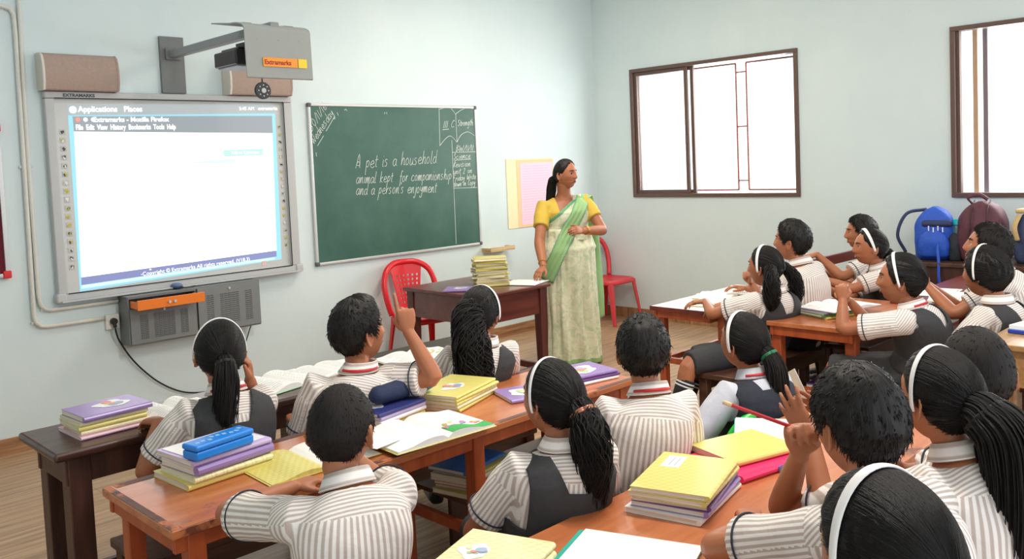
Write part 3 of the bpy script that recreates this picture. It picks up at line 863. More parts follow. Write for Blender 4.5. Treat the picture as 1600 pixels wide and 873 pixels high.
# third column by the windows
desk('dark red desk under the arms of a boy looking up', -1.93, -.75, -4.16, -3.74, .72, W_ORD, W_ORD, (-1.88, -.8), apron=.035, leg_w=.05, rail_z=.42, over=.008, back_rail=.42)
# benches
bench('dark wooden bench of the front row behind the dark brown desk', -5.95, -4.2, -3.09, -2.8, .42, panel=(-4.68, -4.3))
bench('dark wooden bench of the middle row behind the worn orange desk', -6.15, -4.6, -4.25, -3.92, .43)
bench('dark wooden bench of the third row below the pupils beside the pink notebooks', -6.2, -4.1, -5.36, -5.02, .43)
bench('dark wooden bench behind the white topped desk', -3.0, -1.8, -3.37, -3.13, .43)
bench('dark red wooden bench behind the shelf desk, seat of a girl in grey pinafore', -2.9, -2.25, -4.32, -4.02, .43, mat=W_ORD)
bench('dark red bench with tall back posts behind the boy in striped shirt', -1.62, -.45, -2.98, -2.68, .43, mat=W_ORD, back=(.86, -1))
bench('dark wooden bench under the two pupils by the window wall', -1.95, -.7, -3.62, -3.3, .43)
bench('dark wooden bench behind the dark red desk', -2.2, -.9, -4.54, -4.28, .43)

# teacher's table
tt = thing('teacher_table', "reddish brown teacher's table carrying the tall pile of notebooks", 'table', (-2.68, -1.04, 0))
TA, TB_, TH = .355, .42, .715
MB().box((0, 0, TH - .0125), (2 * TA, 2 * TB_, .025)).build('table_top', W_TEACH, tt, bevel=.006)
ap = MB()
for s in (-1, 1):
    ap.box((0, s * (TB_ - .05), TH - .025 - .095), (2 * TA - .08, .022, .19)); ap.box((s * (TA - .04), 0, TH - .025 - .095), (.022, 2 * TB_ - .1, .19))
ap.build('apron', W_TEACH, tt, bevel=.003)
for sx in (-1, 1):
    for sy in (-1, 1):
        MB().loft([[(sx * (TA - .055) + i * q, sy * (TB_ - .06) + j * q, z) for i, j in ((-1, -1), (1, -1), (1, 1), (-1, 1))] for z, q in ((0, .026), (.45, .034), (TH - .025, .036))]).build('leg', W_TEACHL, tt, bevel=.003)
for s in (-1, 1): MB().box((s * (TA - .055), 0, .1), (.03, 2 * TB_ - .2, .045)).build('stretcher', W_TEACHL, tt, bevel=.003)
MB().box((0, -(TB_ - .06), .1), (2 * TA - .18, .03, .045)).build('stretcher', W_TEACHL, tt, bevel=.003)

# red plastic chairs
M_RED = plain('red_plastic', (222, 30, 40), .3, .05, coat=.15)
M_REDF = plain('faded_red_plastic', (214, 62, 72), .38, .05)
def plastic_chair(label, loc, rz, mat, armloop=True):
    """one-piece plastic chair; faces local -y"""
    t = thing('plastic_chair', label, 'chair', loc, rz, 'red plastic chairs')
    # seat: shallow dished slab with rolled edge
    rings = []
    n = 40
    def sq(a, rx, ry, e=.45):
        c, s = math.cos(a), math.sin(a)
        return (rx * math.copysign(abs(c) ** e, c), ry * math.copysign(abs(s) ** e, s))
    for k, (q, z) in enumerate(((.02, .415), (.5, .413), (.8, .42), (.95, .43), (1.0, .425), (1.01, .40), (1.0, .385), (.96, .385), (.94, .405), (.5, .398), (.02, .4))):
        rings.append([(*sq(2 * PI * j / n, .21 * q, .205 * q), z) for j in range(n)])
    MB().loft(rings).build('seat', mat, t, smooth=True)
    for sx in (-1, 1):
        for sy in (-1, 1):
            x1, y1 = sx * .185, sy * .18; x0, y0 = sx * .215, sy * .235
            lg = MB(); rr = []
            for z, k in ((.0, 0), (.2, .5), (.36, .92), (.415, 1)):
                cx_, cy_ = x0 + (x1 - x0) * k, y0 + (y1 - y0) * k; w_ = .022 + .018 * k
                rr.append([(cx_ + sx * .006, cy_ + sy * .006, z), (cx_ - sx * w_, cy_ + sy * .006, z), (cx_ - sx * w_, cy_, z), (cx_, cy_, z), (cx_, cy_ - sy * w_, z), (cx_ + sx * .006, cy_ - sy * w_, z)])
            lg.loft(rr).build('leg', mat, t, bevel=.004)
    b = thing_part = bpy.data.objects.new('backrest', None)
    bpy.data.objects.remove(b)
    def back(u, v):  # u -1..1 across, v 0..1 up
        y = .185 + .075 * v + .03 * (1 - abs(u)) - .035 * u * u
        return (u * (.2 + .03 * math.sin(v * PI * .8)), y, .43 + .4 * v)
    fr_ = MB()
    arch = [back(-1, 0), back(-1.02, .3), back(-1.0, .6), back(-.86, .84), back(-.5, .98), back(0, 1.0), back(.5, .98), back(.86, .84), back(1.0, .6), back(1.02, .3), back(1, 0)]
    fr_.tube(spline(arch, 6), .024, 10, flat=1.0)
    cr_ = [back(-.9, .8), back(-.5, .86), back(0, .9), back(.5, .86), back(.9, .8)]
    bo = fr_.build('back_frame', mat, t, smooth=True)
    g = MB(); nx, nz_ = 14, 22
    P = lambda i, j, o: (lambda p: (p[0], p[1] + o, p[2]))(back((-.5 + i / nx) * (.9 + .45 * (j / nz_) ** 2), .0 + j / nz_ * .97))
    vs, fs = [], []
    for o in (-.004, .004):
        for j in range(nz_ + 1):
            for i in range(nx + 1): vs.append(P(i, j, o))
    def idx(l, j, i): return l * (nx + 1) * (nz_ + 1) + j * (nx + 1) + i
    hole = lambda i, j: (3 < j < nz_ - 4) and 1 <= i < nx - 1 and ((i + j) % 2 == 0 and j % 2 == 0)
    for j in range(nz_):
        for i in range(nx):
            if hole(i, j): continue
            fs.append((idx(0, j, i), idx(0, j, i + 1), idx(0, j + 1, i + 1), idx(0, j + 1, i))); fs.append((idx(1, j, i), idx(1, j + 1, i), idx(1, j + 1, i + 1), idx(1, j, i + 1)))
            for (di, dj, a1, a2) in ((-1, 0, (j, i), (j + 1, i)), (1, 0, (j, i + 1), (j + 1, i + 1)), (0, -1, (j, i), (j, i + 1)), (0, 1, (j + 1, i), (j + 1, i + 1))):
                ii, jj = i + di, j + dj
                if not (0 <= ii < nx and 0 <= jj < nz_) or hole(ii, jj):
                    fs.append((idx(0, *a1), idx(0, *a2), idx(1, *a2), idx(1, *a1)))
    g.add(vs, fs).build('back_panel', mat, t)
    return t
plastic_chair("bright red plastic chair behind the teacher's table", (-2.64, -.36, 0), R(-8), M_RED)
plastic_chair('faded red plastic chair in the corner beside the teacher', (-.29, -.335, 0), R(0), M_REDF)
# green chair under the pupil in navy vest
M_GREEN = plain('bright_green_plastic', (36, 190, 60), .35, .04)
gch = plastic_chair('bright green plastic chair under the girl in navy vest', (-4.22, -4.03, 0), R(180), M_GREEN)
gch['group'] = 'green plastic chair'; gch.scale = (.9, .82, .86)

# low table along the window wall that carries the school bags
bt = thing('bag_table', 'dark wooden table along the window wall carrying school bags', 'table', (-.3, -4.05, 0))
MB().box((0, 0, .755), (.52, 1.7, .03)).build('table_top', W_BENCH, bt, bevel=.004)
for s in (-1, 1): MB().box((s * .23, 0, .67), (.02, 1.6, .14)).build('apron', W_DARKL, bt)
for sx in (-1, 1):
    for sy in (-1, 1): MB().box((sx * .225, sy * .8, .37), (.05, .05, .74)).build('leg', W_DARKL, bt, bevel=.003)

# ================================================================ SCHOOL BAGS
def bag_shell(w, d, h, lean=0, top=.6, bulge=.25):
    """rounded sack: width along y, depth along x (front = -x)"""
    rings = []
    n = 36
    for k in range(17):
        v = k / 16
        if v < .08: q = .86 + .14 * (v / .08)
        else: q = 1.0 if v < top else math.sqrt(max(0.02, 1 - ((v - top) / (1 - top)) ** 2.2))
        bl = 1 + bulge * math.sin(min(1, v * 1.15) * PI)
        ring = []
        for j in range(n):
            a = 2 * PI * j / n; c, s = math.cos(a), math.sin(a); e = .6
            x = d / 2 * bl * (.55 + .45 * q) * math.copysign(abs(c) ** e, c); y = w / 2 * q * math.copysign(abs(s) ** e, s)
            wob = 1 + .025 * math.sin(5 * a + 9 * v) + .02 * math.sin(3 * a - 14 * v)
            ring.append((x * wob + lean * v, y * wob, h * v))
        rings.append(ring)
    return MB().loft(rings)
M_NYB = plain('royal_blue_nylon', (34, 84, 190), .6, .15, 30, .3); M_NYBD = plain('navy_nylon', (40, 52, 92), .65, .15, 30, .3)
M_MAR = plain('maroon_nylon', (92, 48, 60), .65, .15, 30, .3); M_TANC = plain('tan_canvas', (206, 176, 122), .75, .1); M_NAVY2 = plain('slate_blue_nylon', (62, 74, 110), .65, .15, 30, .3)
M_WHITE = plain('white_plastic', (232, 232, 230), .4, .03); M_TEALB = plain('teal_bottle', (40, 190, 200), .3, .05)
b1 = thing('school_bag', 'royal blue school bag with white zip pulls slumped on the table', 'school bag', (-.33, -3.43, .77), R(14), 'school bags on the table')
bag_shell(.27, .2, .38, -.02, .5).build('bag_body', M_NYB, b1, smooth=True)
p = bag_shell(.2, .1, .2, -.01, .45); po = p.build('front_pocket', M_NYB, b1, smooth=True); po.location = (-.11, .0, .03)
fl = MB(); fl.box((-.115, -.02, .265), (.05, .2, .05)); fl.build('flap', M_NYBD, b1, bevel=.02)
for k in range(4): MB().box((-.16, -.06 + k * .03, .225 + .01 * (k % 2)), (.006, .008, .035)).build('zip_pull', M_WHITE, b1, bevel=.002)
MB().tube(spline([(.02, .06, .36), (-.02, .19, .33), (-.04, .25, .18), (-.02, .2, .05)]), .026, 8, flat=.45).build('shoulder_strap', M_NYBD, b1, smooth=True)
MB().tube(spline([(-.1, -.03, .2), (-.19, -.03, .1), (-.24, -.04, .0), (-.255, -.04, -.1), (-.25, -.05, -.16)]), .011, 6, flat=.4).build('shoulder_strap', M_NYB, b1, smooth=True)
b2 = thing('school_bag', 'maroon school bag with a teal bottle in its side pocket', 'school bag', (-.3, -3.74, .77), R(5), 'school bags on the table')
bag_shell(.31, .23, .42, 0, .55).build('bag_body', M_MAR, b2, smooth=True)
po = bag_shell(.2, .1, .26, 0, .5).build('front_pocket', M_MAR, b2, smooth=True); po.location = (-.13, -.04, .02)
po = bag_shell(.09, .12, .2, 0, .7).build('side_pocket', plain('dark_mesh', (40, 44, 52), .8, .2, 80), b2, smooth=True); po.location = (-.05, .165, .0)
MB().tube(spline([(.0, .07, .4), (-.02, .09, .445), (-.02, .02, .465), (0, -.03, .43)]), .014, 8, flat=.5).build('carry_handle', M_MAR, b2, smooth=True)
for s in (-1, 1): MB().tube(spline([(-.13, s * .05, .06), (-.16, s * .055, .2), (-.12, s * .05, .36), (0, s * .05, .425)]), .006, 6).build('piping', plain('dark_maroon', (58, 28, 38), .6), b2, smooth=True)
bo_ = thing('water_bottle', 'teal capped water bottle in the maroon bag pocket', 'bottle', (-.37, -3.585, .86))
MB().tube([(0, 0, 0), (0, 0, .15), (0, 0, .165)], [.03, .03, .022], 20).build('bottle_body', plain('clear_teal', (70, 110, 120), .2), bo_, smooth=True, bevel=.002)
MB().cyl((0, 0, .165), (0, 0, .205), .024, 20).build('cap', M_TEALB, bo_, bevel=.003)
b3 = thing('school_bag', 'slate blue and tan school bag cut by the picture edge', 'school bag', (-.3, -4.1, .77), R(-4), 'school bags on the table')
bag_shell(.32, .22, .37, 0, .5).build('bag_body', M_NAVY2, b3, smooth=True)
po = bag_shell(.22, .1, .24, 0, .5).build('front_pocket', M_TANC, b3, smooth=True); po.location = (-.12, -.07, .02)
MB().box((-.02, .03, .355), (.16, .2, .03)).build('top_patch', M_TANC, b3, bevel=.012)
MB().tube(spline([(-.1, .1, .33), (-.145, .115, .25), (-.14, .1, .16)]), .02, 8, flat=.35).build('strap', M_TANC, b3, smooth=True)
MB().tube(spline([(-.11, .0, .33), (-.17, .02, .2), (-.15, .03, .05)]), .016, 8, flat=.35).build('strap', M_NYBD, b3, smooth=True)
# ================================================================ BOOKS AND STATIONERY
def cover_pattern(name, c1, c2, freq=60):
    if name in MATS: return MATS[name]
    m, nt, b = newmat(name)
    tc = N(nt, 'ShaderNodeTexCoord'); mp = N(nt, 'ShaderNodeMapping'); mp.inputs['Rotation'].default_value = (0, 0, .62); mp.inputs['Scale'].default_value = (freq, freq * 2.2, 1)
    nt.links.new(tc.outputs['Object'], mp.inputs['Vector'])
    br = N(nt, 'ShaderNodeTexBrick'); br.inputs['Scale'].default_value = 1; br.inputs['Brick Width'].default_value = 1.6; br.inputs['Row Height'].default_value = 2.4
    br.inputs['Mortar Size'].default_value = .55; br.inputs['Mortar Smooth'].default_value = .6
    br.inputs['Color1'].default_value = lin(c2); br.inputs['Color2'].default_value = lin(c2); br.inputs['Mortar'].default_value = lin(c1)
    nt.links.new(mp.outputs['Vector'], br.inputs['Vector'])
    nt.links.new(br.outputs['Color'], b.inputs['Base Color']); b.inputs['Roughness'].default_value = .35
    MATS[name] = m; return m
M_YCOV = cover_pattern('yellow_printed_cover', (224, 214, 124), (212, 200, 112), 70)
M_YPL = plain('yellow_cover', (222, 208, 118), .35, .05); M_PALEY = cover_pattern('pale_yellow_printed_cover', (236, 232, 180), (224, 216, 158), 70)
M_PUR = plain('purple_cover', (150, 124, 184), .3, .08); M_PURD = plain('dark_purple_cover', (106, 66, 128), .3, .08)
M_CREAMB = plain('cream_cover', (236, 226, 188), .4, .05); M_PINKB = plain('hot_pink_cover', (232, 40, 108), .3, .05)
M_BLUEB = plain('blue_cover', (58, 120, 196), .35, .08); M_GREENB = plain('green_cover', (70, 160, 90), .35, .06); M_TEALC = plain('teal_cover', (60, 178, 160), .35, .05)
M_WHITEB = plain('white_cover', (238, 238, 236), .35, .02); M_BRNB = plain('brown_paper_cover', (170, 128, 92), .5, .08); M_INDIGO = plain('indigo_cover', (50, 56, 120), .35, .15)
M_OLIVE = plain('olive_yellow_cover', (206, 196, 104), .4, .06); M_PINKP = plain('pale_pink_cover', (238, 196, 214), .35, .04)
M_PAPER = plain('white_paper', (246, 245, 240), .7, .02)
m_, nt, b = newmat('page_edges')
tc = N(nt, 'ShaderNodeTexCoord'); wv = N(nt, 'ShaderNodeTexNoise', Scale=1.0, Detail=3.0); mp = N(nt, 'ShaderNodeMapping'); mp.inputs['Scale'].default_value = (6, 6, 900)
nt.links.new(tc.outputs['Object'], mp.inputs['Vector']); nt.links.new(mp.outputs['Vector'], wv.inputs['Vector'])
cr = N(nt, 'ShaderNodeValToRGB'); cr.color_ramp.elements[0].position = .35; cr.color_ramp.elements[0].color = lin((196, 184, 164)); cr.color_ramp.elements[1].position = .62; cr.color_ramp.elements[1].color = lin((240, 234, 222))
nt.links.new(wv.outputs['Fac'], cr.inputs['Fac']); nt.links.new(cr.outputs['Color'], b.inputs['Base Color']); b.inputs['Roughness'].default_value = .8
M_PAGE = m_
M_STK = [plain('sticker_white', (240, 240, 238), .4, .02), plain('sticker_red', (222, 140, 130), .4), plain('sticker_yellow', (240, 224, 150), .4), plain('sticker_blue', (160, 178, 206), .4), plain('sticker_green', (176, 200, 150), .4)]

def book(label, x, y, z, w, d, t, rz, cov, name='notebook', cat='book', group=None, sticker=None, soft=True, sub=True, spine=-1, open_tilt=0):
    """closed book lying flat; w along its spine (local y), d across; spine side on local x = spine"""
    o = thing(name, label, cat, (x, y, z), rz, group)
    ct = .0012 if soft else .0025
    c = MB()
    c.box((0, 0, ct / 2), (d, w, ct)); c.box((0, 0, t - ct / 2), (d, w, ct), rot=(0, open_tilt, 0))
    c.tube([(spine * (d / 2 - .001), -w / 2, t / 2), (spine * (d / 2 - .001), w / 2, t / 2)], t / 2, 10)
    c.build('cover', cov, o)
    MB().box((-spine * .0015, 0, t / 2), (d - .006, w - .005, t - 2 * ct)).build('pages', M_PAGE, o)
    if sticker:
        kind, sx, sy, sw, sh = sticker
        s = MB()
        if kind == 'label':
            s.box((sx, sy, t + .0004), (sh, sw, .0006), 0)
            for k in range(2): s.box((sx - sh * .2 + k * sh * .3, sy, t + .0009), (sh * .06, sw * .7, .0004), 3)
        else:
            n = 22; rr = random.Random(int(abs(sx * 1000)) + int(abs(sy * 1000)))
            ph = rr.random() * 6
            s.add([(sx + sh / 2 * (1 + .18 * math.sin(3 * a + ph)) * math.cos(a), sy + sw / 2 * (1 + .18 * math.sin(4 * a + ph)) * math.sin(a), t + .0008) for a in (2 * PI * k / n for k in range(n))], [list(range(n))], 0)
            for k in range(7):
                a = rr.random() * 6.28; q = rr.uniform(.1, .6); cx, cy = sx + sh / 2 * q * math.cos(a), sy + sw / 2 * q * math.sin(a); r0 = rr.uniform(.1, .2) * sw
                s.add([(cx + r0 * math.cos(2 * PI * i / 10), cy + r0 * .8 * math.sin(2 * PI * i / 10), t + .0012 + k * .0002) for i in range(10)], [list(range(10))], rr.choice([1, 2, 3, 4, 1]))
        s.build('cover_picture' if kind != 'label' else 'name_label', M_STK, o)
    return o

ORD = ['lowest', 'second', 'third', 'fourth', 'fifth', 'sixth', 'seventh', 'eighth', 'ninth', 'tenth', 'eleventh', 'twelfth', 'thirteenth', 'fourteenth', 'fifteenth', 'sixteenth', 'seventeenth', 'eighteenth', 'nineteenth', 'twentieth', 'topmost']
def stack(base, items, group, rz=0, seed=1, jit=.008):
    """items: (label, w, d, t, cover, kwargs) from the bottom up"""
    rr = random.Random(seed); z = base[2]
    out = []
    for (label, w, d, t, cov, kw) in items:
        out.append(book(label, base[0] + rr.uniform(-jit, jit), base[1] + rr.uniform(-jit, jit), z, w, d, t, rz + rr.uniform(-.06, .06), cov, group=group, **kw))
        z += t + .0006
    return z
# pile on the dark front desk
DT = .7006
G_ = 'books piled on the dark front desk'
zt = stack((-5.82, -2.47, DT), [
    ('thin pink edged book, lowest under the purple book on the dark desk', .25, .21, .012, M_PINKP, {}),
    ('cream paged book, second from the bottom of the dark desk pile', .24, .185, .014, M_CREAMB, {}),
    ('yellow spined book, middle of the dark desk pile', .24, .185, .016, M_YPL, {}),
    ('cream paged book just under the purple book of the dark desk pile', .24, .185, .014, M_CREAMB, {}),
    ('purple book with white picture, topmost of the dark desk pile', .245, .19, .02, M_PUR, dict(sticker=('pic', .01, -.02, .12, .1)))], G_, R(93), 3)
# pile on the worn orange desk + pencil box
G_ = 'books piled under the blue pencil box'
zt = stack((-5.78, -3.25, DT), [
    ('yellow covered book, lowest under the blue pencil box', .28, .21, .018, M_YPL, {}),
    ('cream yellow book, second from the bottom under the blue pencil box', .26, .2, .018, M_PALEY, {}),
    ('thick purple edged book, third from the bottom under the blue pencil box', .26, .19, .03, M_PUR, {}),
    ('white covered purple spined book directly under the blue pencil box', .265, .2, .016, plain('lavender_cover', (196, 176, 218), .3, .04), {}),], G_, R(96), 8, .006)
MB0 = MB().box((0, 0, .0008), (.18, .24, .0016)); wc = MB0.build('cover_sheet', M_WHITEB); wc.location = (-5.78, -3.25, zt); wc.rotation_euler = (0, 0, R(97))
tag(wc, 'white exercise sheet between purple book and blue pencil box', 'paper')
px = thing('pencil_box', 'bright blue plastic pencil box on the purple book', 'pencil box', (-5.805, -3.335, zt + .002), R(10))
M_PB = plain('bright_blue_plastic', (30, 132, 226), .3, .08); M_PB2 = plain('pale_blue_print', (150, 190, 226), .4)
MB().box((0, 0, .013), (.2, .07, .026)).build('box_base', M_PB, px, bevel=.006, segs=3)
MB().box((0, 0, .036), (.203, .073, .018)).build('lid', M_PB, px, bevel=.007, segs=3)
q = MB(); rr = random.Random(4)
for k in range(9): q.box((-.075 + k * .019, rr.uniform(-.012, .012), .0452), (.012, .014, .0006), 0, (0, 0, rr.uniform(-.5, .5)))
q.build('lid_print', M_PB2, px)

# open books ------------------------------------------------------------
def open_book(label, x, y, z, w, d, rz, t=.012, cov=None, page=None, name='open_book', cat='book', group=None, arch=.012, lines=True, pic=None, over=0, cover_only_left=False, page_left=None):
    """open book: spine along local y, pages spread along +-x; d = page width, w = page height"""
    cov = cov or M_YPL; page = page or M_PAPER
    o = thing(name, label, cat, (x, y, z), rz, group)
    def prof(s, inset, lift, droop=0):
        out = []
        for k in range(11):
            u = k / 10
            zz = lift + t * (1 - .55 * u) * (1 if u > 0 else .5) + arch * math.sin(min(1, u * 1.35) * PI) * (1 - u * .5)
            if u < .08: zz = lift + t * .5
            out.append((s * (d - inset) * u, zz))
        return out
    c = MB()
    for s in (-1, 1):
        pts = [(s * d * k / 8, .0008 + .0006 * k / 8) for k in range(9)]
        poly = pts + [(a, b_ + .0014) for a, b_ in reversed(pts)]
        c.prism(poly, 'y', -w / 2, w / 2)
    c.build('cover', cov, o)
    for s in (-1, 1):
        top = prof(s, .006, .0022)
        poly = top + [(a, .0026) for a, b_ in reversed(top)]
        pm = page if s > 0 else (page_left or page)
        po = MB().prism(poly, 'y', -w / 2 + .004, w / 2 - .004).build('pages', pm, o, smooth=False)
        def surf(u):
            return np.interp(u * (d - .006), [abs(a) for a, b_ in top], [b_ for a, b_ in top]) + .0006
        if lines:
            q = MB(); rr = random.Random(int(1000 * abs(x + y)) + s)
            for k in range(13):
                yy_ = w / 2 - .03 - k * (w - .05) / 13
                L_ = rr.uniform(.55, .95)
                us = [(.14 + (L_ - .14) * i / 5) for i in range(6)]
                q.loft([[(s * u * (d - .006), yy_, surf(u)), (s * u * (d - .006), yy_ + .0035, surf(u))] for u in us], closed=False, cap=False)
            q.build('writing', plain('faint_ink', (198, 200, 208), .8), po)
        if pic and pic[0] == s:
            for (col, y0_, y1_, kind) in pic[1]:
                q = MB()
                us = [i / 10 for i in range(1, 11)]
                if kind == 'band':
                    q.loft([[(s * u * (d - .0065), -w / 2 + .005, surf(u) + .0004), (s * u * (d - .0065), -w / 2 + y1_ + .012 * math.sin(u * 7), surf(u) + .0004)] for u in us], closed=False, cap=False)
                else:
                    rr = random.Random(col[0])
                    for k in range(kind):
                        u = rr.uniform(.12, .92); yy_ = -w / 2 + rr.uniform(y0_, y1_); r0 = rr.uniform(.006, .012)
                        n = 14
                        q.add([(s * u * (d - .006) + r0 * (1 + .3 * math.sin(5 * a_)) * math.cos(a_), yy_ + r0 * (1 + .3 * math.sin(5 * a_)) * math.sin(a_), surf(u) + .001) for a_ in (2 * PI * i / n for i in range(n))], [list(range(n))])
                q.build('printed_picture', plain('print_%d_%d_%d' % col, col, .5), po)
    return o
FLOW = (1, [((52, 170, 84), 0, .055, 'band'), ((232, 110, 140), .05, .09, 7), ((240, 206, 90), .07, .11, 3), ((160, 150, 190), .05, .08, 5), ((180, 170, 110), .06, .1, 4)])
open_book('open textbook with a green border and flowers overhanging the worn orange desk', -5.16, -3.50, .712, .27, .2, R(-4), .016, M_YCOV, pic=FLOW, lines=False, group='open books on the worn orange desk')
open_book('open yellow printed notebook in front of the short haired boy', -5.55, -3.40, DT, .26, .19, R(-3), .006, M_YPL, page=M_PAPER, page_left=M_YCOV, group='open books on the worn orange desk', lines=False)
ws = MB().box((0, 0, .0008), (.2, .17, .0016)).build('loose_sheet', M_PAPER); ws.location = (-5.33, -3.46, .7285); ws.rotation_euler = (0, R(2), R(14)); tag(ws, 'loose white sheet half under the flowery open textbook', 'paper')
open_book('open white book with a curling page held by the girl at the dark desk', -5.57, -2.50, DT, .24, .16, R(6), .01, M_BRNB, arch=.03)
# open books on the dark desk near the boy with raised hand
open_book('open book lying with green cover between the girl and the boy with raised hand', -5.08, -2.43, DT, .27, .2, R(12), .012, M_GREENB, arch=.02, group='open books on the dark front desk')
open_book('open picture book on the dark desk beside the curly haired girl', -4.42, -2.56, DT, .27, .19, R(-6), .012, M_CREAMB, arch=.012, group='open books on the dark front desk', pic=(1, [((226, 200, 90), .06, .2, 8), ((170, 190, 100), .08, .16, 5)]))
open_book('open book behind the raised arm of the boy on the dark desk', -4.83, -2.42, DT, .26, .18, R(4), .01, M_WHITEB, group='open books on the dark front desk')
book('small brown book under the green covered open book', -4.93, -2.5, DT, .16, .11, .012, R(80), M_BRNB)
# yellow pile, pouch pile, purple books on the orange desk
G_ = 'yellow notebooks piled on the worn orange desk'
stack((-4.81, -3.25, DT), [
    ('olive notebook, lowest of the yellow pile', .3, .2, .012, M_OLIVE, {}), ('white edged notebook, second from the bottom of the yellow pile', .3, .2, .012, M_CREAMB, {}),
    ('yellow notebook, middle of the yellow pile', .3, .2, .012, M_YCOV, {}), ('yellow notebook just under the top of the yellow pile', .3, .2, .011, M_YCOV, {}),
    ('yellow notebook with pink picture, topmost of the yellow pile', .3, .2, .01, M_YCOV, dict(sticker=('pic', -.01, .02, .11, .07)))], G_, R(107), 11, .004)
G_ = 'books piled under the navy pencil pouch'
zt = stack((-5.13, -3.23, DT), [
    ('yellow book, lowest under the navy pencil pouch', .24, .18, .016, M_YPL, {}), ('white book, second from the bottom under the navy pencil pouch', .24, .18, .016, M_WHITEB, {}),
    ('lavender book, third from the bottom under the navy pencil pouch', .23, .18, .014, MATS['lavender_cover'], {}), ('indigo covered book directly under the navy pencil pouch', .235, .18, .012, M_INDIGO, dict(sticker=('pic', 0, .05, .06, .07)))], G_, R(100), 21, .005)
pp = thing('pencil_pouch', 'navy cloth pencil pouch with a bright blue zip end', 'pencil pouch', (-5.075, -3.245, zt + .035), R(4))
MB().tube([(-.12, 0, 0), (-.1, 0, .003), (0, 0, .001), (.07, 0, .004), (.1, 0, .008), (.112, 0, .011)], [.02, .034, .036, .036, .042, .044], 18, flat=.95).build('pouch_body', plain('navy_cloth', (32, 44, 76), .8, .2, 60, .2), pp, smooth=True)
MB().tube([(.111, 0, .011), (.138, 0, .018), (.152, 0, .021)], [.0445, .047, .036], 18).build('pouch_end', plain('bright_blue_cloth', (30, 140, 216), .6), pp, smooth=True)
q = MB()
for x_ in (.062, .078): q.tube([(x_, .0385 * math.cos(a), .004 + .0375 * math.sin(a)) for a in np.linspace(-.4, PI + .4, 18)], .0012, 5)
q.build('stitching', M_ALU, pp)
MB().tube(spline([(-.08, 0, .037), (0, .006, .039), (.09, 0, .05)]), .003, 6).build('zip', M_ALU, pp)
book('purple book with a cartoon sticker lying alone on the orange desk', -4.58, -3.42, DT, .23, .18, .014, R(70), M_PUR, sticker=('pic', .0, .02, .12, .1))
G_ = 'books at the far end of the worn orange desk'
stack((-4.27, -3.42, DT), [('white edged book, lowest at the far end of the orange desk', .24, .19, .012, M_WHITEB, {}), ('grey edged book, middle of the pile at the orange desk end', .24, .19, .01, M_PURD, {}),
    ('purple book with white picture, topmost at the orange desk end', .245, .19, .012, M_PUR, dict(sticker=('pic', .0, .0, .15, .12)))], G_, R(80), 31)
# books on the bench under the orange desk
G_ = 'textbooks on the shelf under the orange desk'
stack((-4.84, -3.36, .4096), [('olive book, lowest of the shelf pile under the orange desk', .26, .18, .016, M_OLIVE, {}), ('yellow book, second of the shelf pile under the orange desk', .26, .18, .014, M_YPL, {}),
    ('red edged book, third of the shelf pile under the orange desk', .25, .18, .012, plain('red_cover', (190, 50, 44), .4), {}), ('worn cream book, fourth of the shelf pile under the orange desk', .26, .18, .024, M_CREAMB, {}),
    ('yellow book with curled cover, fifth of the shelf pile under the orange desk', .26, .18, .014, M_OLIVE, {}), ('blue and white book, topmost of the shelf pile under the orange desk', .25, .17, .014, M_BLUEB, {})], G_, R(104), 41, .02)
# third row desk
G_ = 'notebooks piled in the middle of the third row desk'
stack((-5.08, -4.475, DT), [('white booklet sticking out lowest of the purple and yellow pile', .29, .2, .014, M_WHITEB, {}), ('purple book, second of the purple and yellow pile', .27, .2, .014, M_PUR, {}),
    ('dark purple book, third of the purple and yellow pile', .27, .2, .012, M_PURD, {}), ('pale yellow notebook, fourth of the purple and yellow pile', .285, .2, .014, M_YCOV, {}),
    ('yellow notebook with name label, topmost of the purple and yellow pile', .28, .2, .014, M_YCOV, dict(sticker=('label', .05, -.07, .09, .05)))], G_, R(104), 51, .006)
G_ = 'notebooks piled nearest the camera'
stack((-5.78, -4.45, DT), [('hot pink notebook, lowest of the pile nearest the camera', .29, .2, .012, M_PINKB, {}), ('purple book, second of the pile nearest the camera', .28, .2, .014, M_PUR, {}), ('lavender book, third of the pile nearest the camera', .28, .2, .012, MATS['lavender_cover'], {}),
    ('yellow notebook just under the top of the pile nearest the camera', .285, .2, .016, M_PALEY, {}), ('pale yellow printed notebook with flower sticker and label nearest the camera', .285, .2, .014, M_PALEY, dict(sticker=('pic', .04, -.04, .07, .07)))], G_, R(108), 61, .006)
pd = thing('writing_pad', 'white paper pad with a teal cover at the lower edge', 'pad', (-5.47, -4.58, DT), R(20))
MB().box((0, 0, .004), (.23, .3, .008)).build('cover', M_TEALC, pd, bevel=.002); MB().box((.012, -.008, .0095), (.21, .285, .003)).build('pages', M_PAPER, pd)
G_ = 'notebooks piled in front of the boy with joined hands'
zt = stack((-4.72, -4.46, DT), [('hot pink notebook with blue stripe, lowest in front of the joined hands', .31, .22, .02, M_PINKB, {})], G_, R(82), 71)
sk = MB().box((-4.7, -4.573, .711), (.12, .002, .014)).build('spine_stripe', M_BLUEB); tag(sk, 'blue stripe along the hot pink notebook edge', 'pen')  # the notebook's blue stripe, added as a separate thin strip
zt2 = stack((-4.70, -4.43, zt), [('yellow notebook with worn white cover on the hot pink notebook', .25, .19, .018, M_YPL, {})], G_, R(70), 72)
open_book('small open white notebook with a teal edge behind the yellow notebook', -4.46, -4.36, DT + .004, .19, .12, R(30), .012, M_TEALC)
